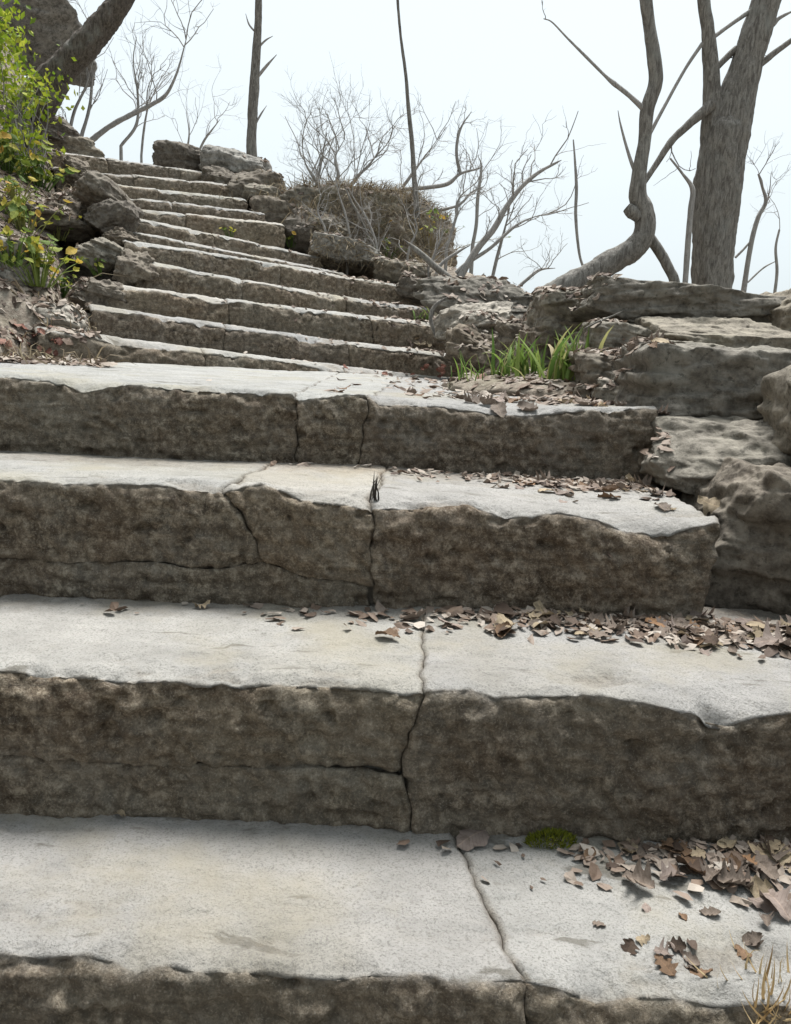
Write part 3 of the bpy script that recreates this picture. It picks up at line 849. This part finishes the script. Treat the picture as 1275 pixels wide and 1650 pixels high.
tree('bare_sapling', 'straight slim trunk at the top of the stairs wall', [
    ('trunk', [(405, 300, 20), (406, 262, 17), (406, 220, 15), (409, 150, 15), (413, 90, 13), (416, 40, 11), (417, 0, 10), (420, -150, 8), (424, -320, 5)], 7.9, True),
    ('branch', [(412, 128, 5), (428, 108, 5), (446, 88, 3)], 7.9, False), ('branch', [(413, 80, 4), (428, 65, 3), (440, 58, 2)], 7.9, False),
    ('branch', [(409, 205, 4), (420, 185, 3), (430, 170, 2)], 7.9, False), ('branch', [(415, 55, 3), (402, 40, 3), (396, 22, 2)], 7.9, False)],
    M_BARK, twigs=[(0, .9, .5, .8, .9, .008, 3, 51), (0, .95, -.5, .8, .9, .008, 3, 52)], cat='sapling')
tree('bare_sapling', 'tall whip-thin stem rising from the earth bank mid sky', [
    ('stem', [(676, 400, 9), (672, 340, 9), (668, 290, 8), (664, 230, 7), (658, 170, 6), (654, 120, 5), (646, 60, 4), (641, 0, 4), (634, -120, 3)], 6.6, True)], M_BARK, cat='sapling')
tree('bare_sapling', 'lone thin stem left of the crooked tree above the wall', [
    ('stem', [(944, 440, 4), (934, 410, 4), (928, 350, 5), (929, 300, 5), (926, 250, 3), (924, 225, 2)], 5.4, True)], M_TWIG_GLARE, cat='sapling')
tree('leaning_tree', 'dark leaning trunk arching up from the left bank', [
    ('trunk', [(40, 185, 52), (72, 138, 42), (105, 106, 40), (135, 76, 40), (160, 46, 38), (185, 16, 32), (205, -12, 28), (250, -90, 26), (300, -220, 18)], 6.3, True),
    ('root', [(55, 190, 40), (78, 165, 34), (96, 130, 30)], 6.25, False)], M_BARKD,
    twigs=[(0, .9, .5, .6, .9, .010, 3, 61), (0, .97, -.3, .9, 1., .010, 3, 62)])

def shrub(name, label, stems, twigs, group=None, mat=None):
    return tree(name, label, stems, mat or M_TWIG_GLARE, group, twigs, 'shrub')
def many(si, n, dx, dz, ln, r0, dep, sd, lo=.3, hi=1.):
    r = np.random.RandomState(sd)
    return [(si, r.uniform(lo, hi), dx + r.uniform(-.6, .6), dz + r.uniform(-.3, .3), ln * r.uniform(.6, 1.2), r0, dep, sd * 100 + i) for i in range(n)]
shrub('bare_shrub', 'bare branching shrub left behind the stair top', [
    ('branch', [(145, 228, 9), (175, 205, 8), (205, 188, 8), (245, 168, 7), (268, 152, 6), (285, 118, 5), (296, 80, 4), (302, 55, 3)], 8.4, True),
    ('branch', [(195, 235, 5), (220, 200, 5), (222, 150, 4), (215, 100, 3), (220, 60, 3)], 8.4, True),
    ('branch', [(130, 225, 6), (145, 170, 5), (150, 110, 4), (158, 60, 3)], 8.4, True),
    ('branch', [(110, 225, 6), (120, 180, 5), (138, 140, 4), (150, 100, 3)], 8.3, True),
    ('branch', [(228, 250, 4), (232, 210, 4), (240, 170, 3), (262, 120, 2)], 8.6, True)],
    many(0, 9, .1, .9, .6, .006, 2, 71) + many(1, 6, .0, .9, .5, .005, 2, 72) + many(2, 6, .0, .9, .5, .005, 2, 73) + many(3, 5, .2, .9, .5, .005, 2, 74) + many(4, 4, .2, .9, .4, .004, 2, 75))
shrub('bare_shrub', 'faint bare twigs between the left shrub and the slim trunk', [
    ('branch', [(318, 250, 4), (330, 225, 4), (345, 205, 3), (355, 192, 2)], 9.0, True), ('branch', [(300, 250, 4), (305, 215, 3), (300, 180, 2)], 9.0, True)],
    many(0, 4, .2, .9, .4, .004, 2, 81) + many(1, 3, -.1, .9, .4, .004, 2, 82))
shrub('bare_shrub', 'dense pale twiggy shrub on top of the earth bank', [
    ('branch', [(545, 345, 8), (535, 325, 8), (520, 305, 7), (505, 285, 6), (492, 262, 4), (487, 235, 3)], 6.9, True),
    ('branch', [(560, 345, 8), (558, 320, 7), (572, 290, 6), (598, 262, 5), (615, 235, 3)], 6.9, True),
    ('branch', [(600, 350, 8), (628, 325, 7), (650, 300, 6), (668, 275, 5), (690, 245, 3), (720, 205, 2)], 7.2, True),
    ('branch', [(530, 345, 7), (528, 318, 6), (545, 285, 6), (540, 255, 4), (555, 225, 3)], 6.8, True),
    ('branch', [(500, 330, 6), (512, 290, 5), (520, 250, 4), (527, 215, 3)], 7.0, True)],
    many(0, 9, -.1, .8, .42, .005, 3, 91) + many(1, 10, .2, .8, .42, .005, 3, 92) + many(2, 6, .3, .8, .35, .004, 2, 93) + many(3, 10, .0, .8, .40, .005, 3, 94) + many(4, 8, -.2, .8, .36, .004, 2, 95))
shrub('bare_shrub', 'sprawling bare shrub with a raised crooked branch in mid sky', [
    ('branch', [(590, 330, 6), (640, 308, 7), (690, 302, 7), (722, 296, 7), (742, 280, 6), (770, 272, 5), (778, 268, 4)], 6.9, True),
    ('branch', [(742, 280, 6), (736, 250, 5), (738, 222, 5), (746, 200, 4), (760, 180, 3)], 6.9, False),
    ('branch', [(762, 395, 6), (768, 360, 6), (770, 320, 6), (776, 270, 6), (770, 250, 2)], 6.6, True),
    ('branch', [(705, 340, 5), (740, 330, 4), (760, 310, 4), (780, 300, 3)], 6.9, False)],
    many(0, 6, .1, .8, .3, .004, 2, 101) + many(1, 4, .2, .8, .18, .003, 2, 102) + many(3, 4, .3, .4, .3, .003, 2, 103) + many(2, 3, .5, .4, .3, .003, 2, 104))
shrub('bare_shrub', 'bare arching shrub spreading behind the gap in the wall', [
    ('branch', [(730, 470, 12), (745, 440, 12), (770, 400, 11), (795, 370, 10), (815, 335, 9), (840, 302, 8), (868, 278, 8), (895, 263, 7), (905, 258, 3)], 5.6, True),
    ('branch', [(735, 440, 7), (752, 425, 7), (790, 400, 6), (830, 365, 5), (860, 350, 3), (900, 340, 2)], 5.6, False),
    ('branch', [(790, 465, 6), (800, 420, 6), (812, 375, 5), (822, 335, 3)], 5.7, True),
    ('branch', [(836, 462, 6), (850, 450, 6), (870, 435, 6), (895, 432, 3)], 5.0, True),
    ('branch', [(700, 450, 6), (712, 425, 6), (740, 405, 6), (758, 395, 4)], 5.6, True),
    ('branch', [(720, 400, 5), (735, 350, 5), (740, 320, 4), (760, 300, 3)], 6.0, True)],
    many(0, 9, .4, .6, .32, .005, 2, 111, .2) + many(1, 7, .5, .4, .3, .004, 2, 112) + many(2, 5, .3, .7, .25, .004, 2, 113) + many(3, 4, .4, .5, .2, .003, 2, 114) + many(5, 7, .3, .8, .3, .004, 2, 115))
shrub('bare_shrub', 'tangle of thin pale stems growing in front of the earth bank', [
    ('branch', [(560, 420, 4), (565, 390, 4), (558, 350, 4), (548, 318, 3), (540, 290, 2)], 5.95, True),
    ('branch', [(610, 425, 4), (606, 390, 4), (590, 350, 4), (572, 322, 3), (560, 300, 2)], 5.9, True),
    ('branch', [(655, 430, 4), (660, 400, 4), (672, 370, 3), (668, 340, 3), (690, 310, 2)], 5.8, True),
    ('branch', [(690, 435, 4), (700, 410, 4), (712, 380, 3), (718, 350, 2)], 5.7, True),
    ('branch', [(520, 400, 4), (524, 370, 4), (512, 340, 3), (520, 310, 2)], 6.0, True)],
    many(0, 7, .0, .7, .3, .003, 3, 121, .1) + many(1, 8, .0, .7, .3, .003, 3, 122, .1) + many(2, 7, .1, .7, .3, .003, 3, 123, .1) + many(3, 7, .2, .7, .28, .003, 3, 124, .1) + many(4, 6, -.1, .7, .28, .003, 3, 125, .1))
# exposed roots and vines on the bank
for lab, pts, d in [('pale root hanging down the earth bank beneath the twiggy shrub', [(556, 300, 3), (566, 325, 4), (576, 342, 4), (588, 368, 4), (604, 400, 4)], 6.0),
                    ('smooth pale root curving over the corner rock below the whip stem', [(650, 385, 5), (680, 410, 9), (704, 432, 11), (722, 446, 11), (745, 466, 8)], 5.3),
                    ('bent pale vine root dangling beside the landing corner', [(722, 478, 5), (702, 492, 6), (694, 510, 7), (698, 530, 6), (702, 545, 4)], 3.7),
                    ('dry twig lying against the right wall above the green blades', [(940, 530, 3), (965, 518, 3), (990, 508, 3), (1005, 500, 2)], 2.3)]:
    P, r = pxline(pts, d, 6); tb = TB(); r = r * np.interp(np.linspace(0, 1, len(r)), [0, .15, .8, 1], [.15, 1, .9, .1]); tb.tube(P, r, 8, .15, 3)
    tag(tb.build('root', M_BARK), lab, 'root')

# ------------------------------------------------------------------ leaves
def leaf_mesh(name, kind, mat, seed):
    r = np.random.RandomState(seed)
    n = 13
    t = np.linspace(0, 1, n)
    if kind == 'lobed':
        wv = np.sin(math.pi * t ** .85) ** .7 * .34 * (1 + .42 * np.cos(t * 3.3 * 2 * math.pi)) + .01
    elif kind == 'oval':
        wv = np.sin(math.pi * t ** .9) * .28 + .006
    else:
        wv = np.sin(math.pi * t ** .8) ** .8 * .33 * (1 + .10 * np.sin(t * 19 + seed) + .08 * np.sin(t * 31 + seed * 2)) + .008
    curl, cup, tw = r.uniform(-.5, .9), r.uniform(-.8, 1.7), r.uniform(-.9, .9)
    V = []
    for i in range(n):
        a = (t[i] - .5) * curl
        for k, q in enumerate((-1, -.5, 0, .5, 1)):
            x = q * wv[i] * (1 + .07 * r.normal())
            z = cup * x * x * 1.6 + curl * (t[i] - .5) ** 2 * .9 + tw * x * (t[i] - .5) + .03 * r.normal() * abs(q) + abs(q) * .05 * (1 if seed % 3 else -1)
            V.append((x, t[i] - .5, z))
    V = np.array(V); V[:, 2] -= np.percentile(V[:, 2], 15)
    return mesh(name, V, gridfaces(n, 5), mat)
DEADV = []                                   # (mesh, what it looks like)
for i in range(24):
    kd = ['lobed', 'oval', 'ragged', 'lobed'][i % 4]
    DEADV.append((leaf_mesh('fallen_leaf', kd, M_LEAFS[i % 6], 700 + i), LEAFC[i % 6][0] + ' ' + kd))
DEAD = [DEADV[k][0] for k in (2, 3, 8, 9, 4, 1, 0, 7, 10, 14, 15, 22)]
REDL = [leaf_mesh('red_leaf', ['oval', 'ragged'][i % 2], M_RED, 750 + i) for i in range(4)]
GRN = [leaf_mesh('green_leaf', 'oval', M_GREEN, 770 + i) for i in range(5)]
def place(name, me, p, nrm, size, rz, tilt=.25, rng=None, parent=None, lift=.003):
    o = bpy.data.objects.new(name, me)
    C.objects.link(o)
    n = Vector(nrm)
    if n.z < .3: n = Vector((n.x * .5, n.y * .5, .5))
    n.normalize()
    if rng: n = (n + Vector((rng.normal() * tilt, rng.normal() * tilt, 0))).normalized()
    q = n.to_track_quat('Z', 'Y').to_matrix().to_4x4() @ Matrix.Rotation(rz, 4, 'Z')
    mw = Matrix.Translation(Vector(p) + n * lift) @ q @ Matrix.Diagonal((size, size, size, 1))
    if parent:
        o.parent = parent; o.matrix_parent_inverse = parent.matrix_world.inverted()
    o.matrix_world = mw
    return o
# drifts: centre line in world x,y with spreads
rng = np.random.RandomState(5)
DRIFT = [  # n, sampler, label, size
    (62, lambda r: (.62 - abs(r.normal()) * .17, .955 - abs(r.normal()) * .045), 'in the drift on the bottom tread', (.018, .044), 'leaves drifted on the bottom tread'),
    (16, lambda r: (.33 + r.normal() * .06, .80 + r.normal() * .03), 'strayed onto the open bottom tread', (.015, .032), 'stray leaves on the bottom tread'),
    (88, lambda r: (.66 - abs(r.normal()) * .26, 1.285 - abs(r.normal()) * .055), 'in the drift on the second tread', (.018, .046), 'leaves drifted on the second tread'),
    (46, lambda r: (.52 - abs(r.normal()) * .17, 1.69 - abs(r.normal()) * .13), 'at the right of the third tread', (.02, .048), 'leaves on the third tread'),
    (50, lambda r: (.62 - abs(r.normal()) * .28, 1.98 + r.normal() * .16), 'on the landing by the right wall', (.03, .06), 'leaves on the landing')]
for n_, smp, lab, (s0, s1), grp in DRIFT:
    k = 0
    while k < n_:
        x, y = smp(rng)
        p, nn = drop(x, y, EYE - .05 if y < 1.7 else EYE + .3)
        k += 1
        if p is None or nn.z < .8: continue
        pile = abs(rng.normal()) * .005
        vi = rng.randint(24) if rng.rand() > .2 else (10 if rng.rand() > .5 else 4);
        if LEAFC[vi % 6][0].startswith('orange') and rng.rand() < .6: vi -= 1
        sz = rng.uniform(s0, s1)
        o = place('fallen_leaf', DEADV[vi][0], p, nn, sz, rng.uniform(0, 6.28), .16, rng, lift=.0015 + (pile if 'drift' in grp else 0))
        q_ = (sz - s0) / (s1 - s0)
        tag(o, ('small ' if q_ < .33 else 'large ' if q_ > .7 else 'medium ') + DEADV[vi][1] + ' dead leaf ' + lab, 'leaf', grp)
for px, py, s, rz, lab, mi in [(760, 1358, .058, 1.5, 'large pinkish brown leaf lying flat at the foot of the second riser', 0), (325, 981, .030, 1.7, 'small tan leaf alone at the back of the second tread', 1),
                           (192, 1318, .018, .4, 'tiny dark leaf at the riser foot on the left of the bottom tread', 1), (1235, 1385, .055, 1.2, 'big pale leaf at the right picture edge on the bottom tread', 1),
                           (1010, 768, .05, .8, 'upturned tan leaf standing in the corner of the third tread', 3), (1140, 803, .055, 1.4, 'long curled tan leaf at the right end of the third tread', 1),
                           (1130, 1000, .05, .5, 'broad pale pink leaf in the second tread drift', 2), (1200, 1010, .05, 2.2, 'orange brown leaf near the right end of the second tread', 0),
                           (1245, 1045, .06, 1.5, 'large grey leaf at the picture edge on the second tread', 2), (1250, 1465, .05, 1.3, 'pale leaf overhanging the drift at the right edge of the bottom tread', 2),
                           (870, 978, .055, 1.55, 'long dark rolled leaf at the back of the second tread', 1), (625, 1030, .045, .6, 'faded leaf flattened on the second tread near its joint', 5)]:
    p, nn = cast(px, py)
    if nn.z < .6:
        p, nn = drop(p.x, p.y - .035, p.z + .06)
    tag(place('fallen_leaf', DEAD[mi], p, nn, s, rz, .1, rng, lift=.006), lab, 'leaf')
for (cx, cy, sx, sy, n_, lab, grp) in [(45, 548, 32, 12, 26, 'reddish brown dead leaf in the heap at the left end of the landing', 'red leaves at the left of the landing'),
                                  (690, 600, 40, 6, 18, 'reddish dead leaf at the foot of the upper flight by the landing corner', 'red leaves by the landing corner')]:
    for k in range(n_):
        p, nn = cast(cx + rng.normal() * sx, cy + rng.normal() * sy)
        if p is None or nn.z < .1: continue
        tag(place('fallen_leaf', REDL[rng.randint(4)], p, nn, rng.uniform(.025, .05), rng.uniform(0, 6.28), .5, rng, lift=.003 + abs(rng.normal()) * .006), lab, 'leaf', grp)
for k in range(7):
    p, nn = cast(675 + rng.normal() * 14, 553 + rng.normal() * 3)
    if p is not None: tag(place('fallen_leaf', DEAD[rng.randint(12)], p, nn, rng.uniform(.05, .08), rng.uniform(0, 6.28), .4, rng), 'pinkish dead leaf on the right end of the second upper step', 'leaf', 'leaves on an upper step')

# fine litter: countless crumbs and scraps of leaf
def litter(name, label, samples, s0, s1, seed):
    r = np.random.RandomState(seed)
    V, Fs, tone, n = [], [], [], 0
    base = np.array([(-.32, -.3, .02), (.05, -.5, .0), (.36, -.1, .05), (.22, .38, -.02), (-.1, .5, .06), (-.38, .12, -.01), (0, 0, .10)])
    for p, nn in samples:
        s = r.uniform(s0, s1)
        a = r.uniform(0, 6.28); el = r.uniform(.45, 1.)
        B = base * [el, 1, r.uniform(-.8, 1.2)] + r.normal(size=(7, 3)) * .06
        z = np.array(nn) + r.normal(size=3) * .25; z[2] = abs(z[2]) + .2; z /= np.linalg.norm(z)
        x = np.cross(z, [math.cos(a), math.sin(a), 0.1]); x /= np.linalg.norm(x); y = np.cross(z, x)
        V.append(np.array(p) + (B[:, :1] * x + B[:, 1:2] * y + B[:, 2:] * z) * s + np.array([0, 0, .003 + s * .12 * r.rand()]))
        Fs += [(n + 6, n + i, n + (i + 1) % 6) for i in range(6)]
        tone += [r.rand()] * 7
        n += 7
    if not V: return
    o = obj(name, mesh(name, np.concatenate(V), np.array(Fs), M_LITTER, False, {'tone': tone}))
    tag(o, label, kind='stuff')
def samp_world(n_, f, seed, z0, minz=None):
    if minz is None: minz = .8 if seed < 4 else .15
    r = np.random.RandomState(seed); out = []
    for _ in range(n_):
        x, y = f(r); p, nn = drop(x, y, z0)
        if p is not None and nn.z > minz: out.append((p, nn))
    return out
litter('leaf_litter', 'crumbled leaf litter at the back of the bottom tread', samp_world(620, lambda r: (.66 - abs(r.normal()) * .19, .965 - abs(r.normal()) * .045), 1, EYE - .1), .007, .03, 1)
litter('leaf_litter', 'crumbled leaf litter along the back of the second tread', samp_world(1100, lambda r: (.68 - abs(r.normal()) * .34, 1.298 - abs(r.normal()) * .05), 2, EYE), .007, .032, 2)
litter('leaf_litter', 'crumbled leaf litter at the back of the third tread', samp_world(420, lambda r: (.56 - abs(r.normal()) * .28, 1.72 - abs(r.normal()) * .07), 3, EYE), .009, .032, 3)
litter('leaf_litter', 'leaf litter over the right end of the landing and the wall foot', samp_world(1500, lambda r: (.62 - abs(r.normal()) * .26 + (lambda q: 0)(0), r.uniform(1.9, 3.7)), 4, EYE + .4), .014, .042, 4)
def bank_s(r):
    s = r.uniform(-.9, 4.2); l = -.72 - abs(r.normal()) * .9
    q = P0 + AX * s + BX * l
    return q[0], q[1]
litter('leaf_litter', 'grey brown leaf litter covering the left bank', samp_world(9000, bank_s, 5, EYE + 6), .018, .06, 5)
litter('leaf_litter', 'leaf litter strewn on the ground right of the upper flight', samp_world(2600, lambda r: (lambda s, l: tuple(P0 + AX * s + BX * l))(r.uniform(-.2, 4), .85 + abs(r.normal()) * .7), 6, EYE + 4), .018, .06, 6)
litter('leaf_litter', 'litter scraps on the treads of the upper flight', samp_world(420, lambda r: (lambda s, l: tuple(P0 + AX * s + BX * l))(r.uniform(-.2, 3.8), .75 - abs(r.normal()) * .35), 7, EYE + 4), .012, .035, 7)

# ------------------------------------------------------------------ green plants
def leafy_plant(label, px, py, n_, spread, size, hgt, seed):
    r = np.random.RandomState(seed)
    p, nn = cast(px, py)
    t = thing('leafy_plant', p, label, 'plant', 'leafy plants on the left bank')
    tb = TB()
    for k in range(int(n_ * 1.5)):
        a = r.uniform(0, 6.28); q = abs(r.normal()) * spread
        tip = np.array(p) + [math.cos(a) * q, math.sin(a) * q - .03, hgt * r.uniform(.25, 1.)]
        rootp = np.array(p) + [math.cos(a) * q * .3, math.sin(a) * q * .3, -.03]
        tb.tube(catmull([rootp, (rootp + tip) / 2 + [0, 0, .02], tip], 4), np.linspace(.003, .0015, 9), 4)
        nrm = np.array([math.cos(a) * .7, math.sin(a) * .7 - .35, .8])
        place('leaf', GRN[r.randint(5)], tip, nrm, size * .72 * r.uniform(.5, 1.3), a - math.pi / 2 + r.normal() * .4, .35, r, t)
    tb.build('stalks', M_GRASS, t)
leafy_plant('yellowing leafy plant on the bank level with the topmost steps', 62, 300, 44, .15, .10, .17, 1)
leafy_plant('green leafy plant at the left picture edge high on the bank', 14, 275, 40, .14, .11, .18, 2)
leafy_plant('yellow green plant below the dark ledge rock', 38, 372, 40, .13, .085, .15, 3)
leafy_plant('small leafy plant nearest the stairs below the large boulder', 108, 408, 24, .08, .07, .12, 4)
leafy_plant('bright green leafy plant low on the left bank', 60, 450, 48, .12, .08, .16, 5)
leafy_plant('pale green plant on the bank just above the dark ledge rock', 25, 322, 26, .12, .06, .10, 21)
leafy_plant('orange tinged plant between ledge rock and stairs', 92, 378, 22, .09, .055, .10, 22)
leafy_plant('sparse yellow plant at the left edge above the bright green one', 18, 418, 24, .11, .06, .12, 23)
leafy_plant('low green plant beside the pale crumbly rock', 98, 470, 16, .07, .05, .07, 24)
leafy_plant('tiny green sprout between bright plant and the dark squat rock', 160, 435, 8, .04, .045, .06, 6)
leafy_plant('green weed growing at the right end of the seventh upper step', 470, 392, 8, .05, .06, .06, 7)
leafy_plant('tiny weed in the joint of an upper step', 372, 378, 6, .04, .05, .04, 8)
leafy_plant('yellow leaved seedling on the right side of the earth bank', 690, 395, 22, .16, .07, .25, 9)
leafy_plant('yellow leaved seedling at the foot of the earth bank', 622, 412, 14, .10, .06, .14, 10)
for o in C.objects:
    if o.name.startswith('leafy_plant') and ('step' in o['label'] and 'topmost' not in o['label'] or 'earth bank' in o['label']): o['group'] = 'small plants right of the upper steps'

def blade(L, wd, bend, seed):
    n = 6; t = np.linspace(0, 1, n)
    y = np.sin(t * bend) / max(bend, .1) * L; z = (1 - np.cos(t * bend)) / max(bend, .1) * L
    V = []
    for i in range(n):
        ww = wd * (1 - t[i] ** 2.2) * .5 + .0004
        V += [(-ww, z[i], y[i]), (0, z[i] - ww * .5, y[i] - ww * .2), (ww, z[i], y[i])]
    return mesh('blade', np.array(V), gridfaces(n, 3), M_GRASS)
BL = [blade(1., .12, b, 0) for b in (.4, .9, 1.4, 1.9)]
def tuft(name, label, px, py, n_, L, seed, mat=None, lean=(0, 0), sp=.02, cat='plant', group=None, thin=1.):
    r = np.random.RandomState(seed)
    p, nn = cast(px, py)
    t = thing(name, p, label, cat, group)
    for k in range(n_):
        o = bpy.data.objects.new('blade', BL[r.randint(4)]); C.objects.link(o)
        if mat:
            o.data = o.data.copy(); o.data.materials[0] = mat
        o.parent = t; o.matrix_parent_inverse = t.matrix_world.inverted()
        s = L * r.uniform(.5, 1.15)
        o.matrix_world = (Matrix.Translation(Vector(p) + Vector((r.normal() * sp, r.normal() * sp, -.01))) @ Matrix.Rotation(r.uniform(0, 6.28), 4, 'Z')
                          @ Matrix.Rotation(r.normal() * .25 + lean[0], 4, 'X') @ Matrix.Diagonal((s * thin, s, s, 1)))
    return t
tuft('grass_tuft', 'green strappy tuft with upright blades at the wall foot, right of the pair', 922, 606, 48, .155, 1, sp=.035, thin=.8)
tuft('grass_tuft', 'green strappy tuft at the wall foot, left of the pair', 840, 604, 48, .14, 2, sp=.045, thin=.8)
tuft('grass_tuft', 'low yellow green tuft at the landing edge left of the strappy pair', 795, 608, 30, .10, 3, sp=.07, thin=.6)
tuft('grass_tuft', 'small green tuft at the right end of the third upper step', 684, 518, 22, .15, 4, sp=.03, thin=.6)
tuft('straw_tuft', 'blond dry straw tuft at the bottom right picture corner', 1258, 1632, 80, .07, 5, M_STRAWB, (1.1, 0), .022, thin=.4)
tuft('sprig', 'small dark sprig sprouting from the lip of the third step', 604, 806, 7, .06, 6, M_BARKD, sp=.004, thin=.55)
# moss pad
p, nn = cast(888, 1358)
r = np.random.RandomState(8); V, Fs, tone, n = [], [], [], 0
for k in range(900):
    a = r.uniform(0, 6.28); q = math.sqrt(r.rand())
    b = np.array(p) + [math.cos(a) * q * .034 + .008 * math.sin(a) * q, math.sin(a) * q * .017, .013 * (1 - q * q) + .001]
    d = np.array([math.cos(a) * q * .6, math.sin(a) * q * .6, 1]) + r.normal(size=3) * .4; d /= np.linalg.norm(d)
    s = np.cross(d, r.normal(size=3)); s /= np.linalg.norm(s); L = r.uniform(.004, .008)
    V += [b - s * .0011, b + s * .0011, b + d * L]; Fs.append((n, n + 1, n + 2)); n += 3; tone += [r.rand()] * 3
tag(obj('moss', mesh('moss', np.array(V), np.array(Fs), M_MOSS, False, {'tone': tone})), 'small cushion of yellow green moss at the foot of the second riser', 'moss')

# dead grass hanging over the bank and tops of the walls
def grass_mass(name, label, samples, L, seed, mat=M_STRAW, down=.0):
    r = np.random.RandomState(seed); V, Fs, tone, n = [], [], [], 0
    for p, nn in samples:
        d = np.array([r.normal() * .6, r.normal() * .6 - .3, r.uniform(.2, 1.) - down]); d /= np.linalg.norm(d)
        s = np.cross(d, r.normal(size=3)); s /= np.linalg.norm(s)
        l = L * r.uniform(.4, 1.2); w_ = .0022 + .001 * r.rand()
        p = np.array(p); b1 = p + d * l * .5; d2 = d + [r.normal() * .3, r.normal() * .3, -.6]; b2 = b1 + d2 * l * .5
        V += [p - s * w_, p + s * w_, b1 - s * w_ * .8, b1 + s * w_ * .8, b2]
        Fs += [(n, n + 1, n + 3, n + 2), (n + 2, n + 3, n + 4)]; n += 5; tone += [r.rand()] * 5
    tag(obj(name, mesh(name, np.array(V), Fs, mat, False, {'tone': tone})), label, kind='stuff')
def bankgrass(r):
    return at(620, 385, 6.9)[0] + r.normal() * .42, 6.85 + r.normal() * .3
grass_mass('dead_grass', 'dead grass and vine tangle over the earth bank', samp_world(3600, bankgrass, 21, EYE + 4, -.2), .17, 21)
def bankfront(n_, seed):
    r = np.random.RandomState(seed); out = []
    for _ in range(n_):
        p, nn = cast(r.uniform(500, 722), r.uniform(308, 430))
        if p is not None and p.y > 5.5: out.append((p, nn))
    return out
grass_mass('dead_grass', 'dead grass hanging down the face of the earth bank', bankfront(1500, 22), .10, 22, down=.9)
grass_mass('dead_grass', 'sparse dead grass along the left bank', samp_world(1300, bank_s, 23, EYE + 6), .13, 23)

# leafy green shrub at the upper left edge
def foliage(name, label, centre, size, n_, ls, seed):
    r = np.random.RandomState(seed)
    t = thing(name, (centre[0], centre[1], gz_at(centre[0], centre[1])), label, 'shrub')
    V, Fs, tone, n = [], [], [], 0
    tb = TB(); gz0 = gz_at(centre[0], centre[1]) - .1
    cl = []
    for k in range(26):
        c = r.normal(size=3); c = c / np.linalg.norm(c) * r.uniform(.35, 1.) * np.array(size) / 2 + centre
        cl.append(c)
        b = np.array([centre[0] + r.normal() * .08, centre[1] + r.normal() * .08, gz0])
        tb.tube(catmull([b, (b + c) / 2 + r.normal(size=3) * .06, c], 4), np.linspace(.006, .002, 9), 5)
    for k in range(n_):
        c = cl[r.randint(len(cl))] + r.normal(size=3) * .09
        d = r.normal(size=3) + [0, -.3, .3]; d /= np.linalg.norm(d)
        s = np.cross(d, r.normal(size=3)); s /= np.linalg.norm(s); u = np.cross(s, d)
        L = ls * r.uniform(.6, 1.3)
        V += [c, c + d * L * .5 + s * L * .28 + u * L * .06, c + d * L, c + d * L * .5 - s * L * .28 + u * L * .06]
        Fs.append((n, n + 1, n + 2, n + 3)); n += 4; tone += [r.rand()] * 4
    o = obj('foliage', mesh('foliage', np.array(V), Fs, M_FOL, False, {'tone': tone}), t)
    o['kind'] = 'stuff'
    tb.build('stems', M_TWIG_GLARE, t)
foliage('green_shrub', 'bright yellow green leafy shrub at the upper left picture edge', at(-48, 70, 5.4), (.50, .6, .8), 1700, .05, 1)
foliage('green_shrub', 'smaller yellow green shrub under the leaning trunk', at(35, 150, 5.9), (.42, .4, .22), 420, .045, 2)
foliage('green_shrub', 'sparse green shrub on the bank below the knobbly rock', at(20, 225, 5.6), (.42, .3, .25), 300, .05, 3)
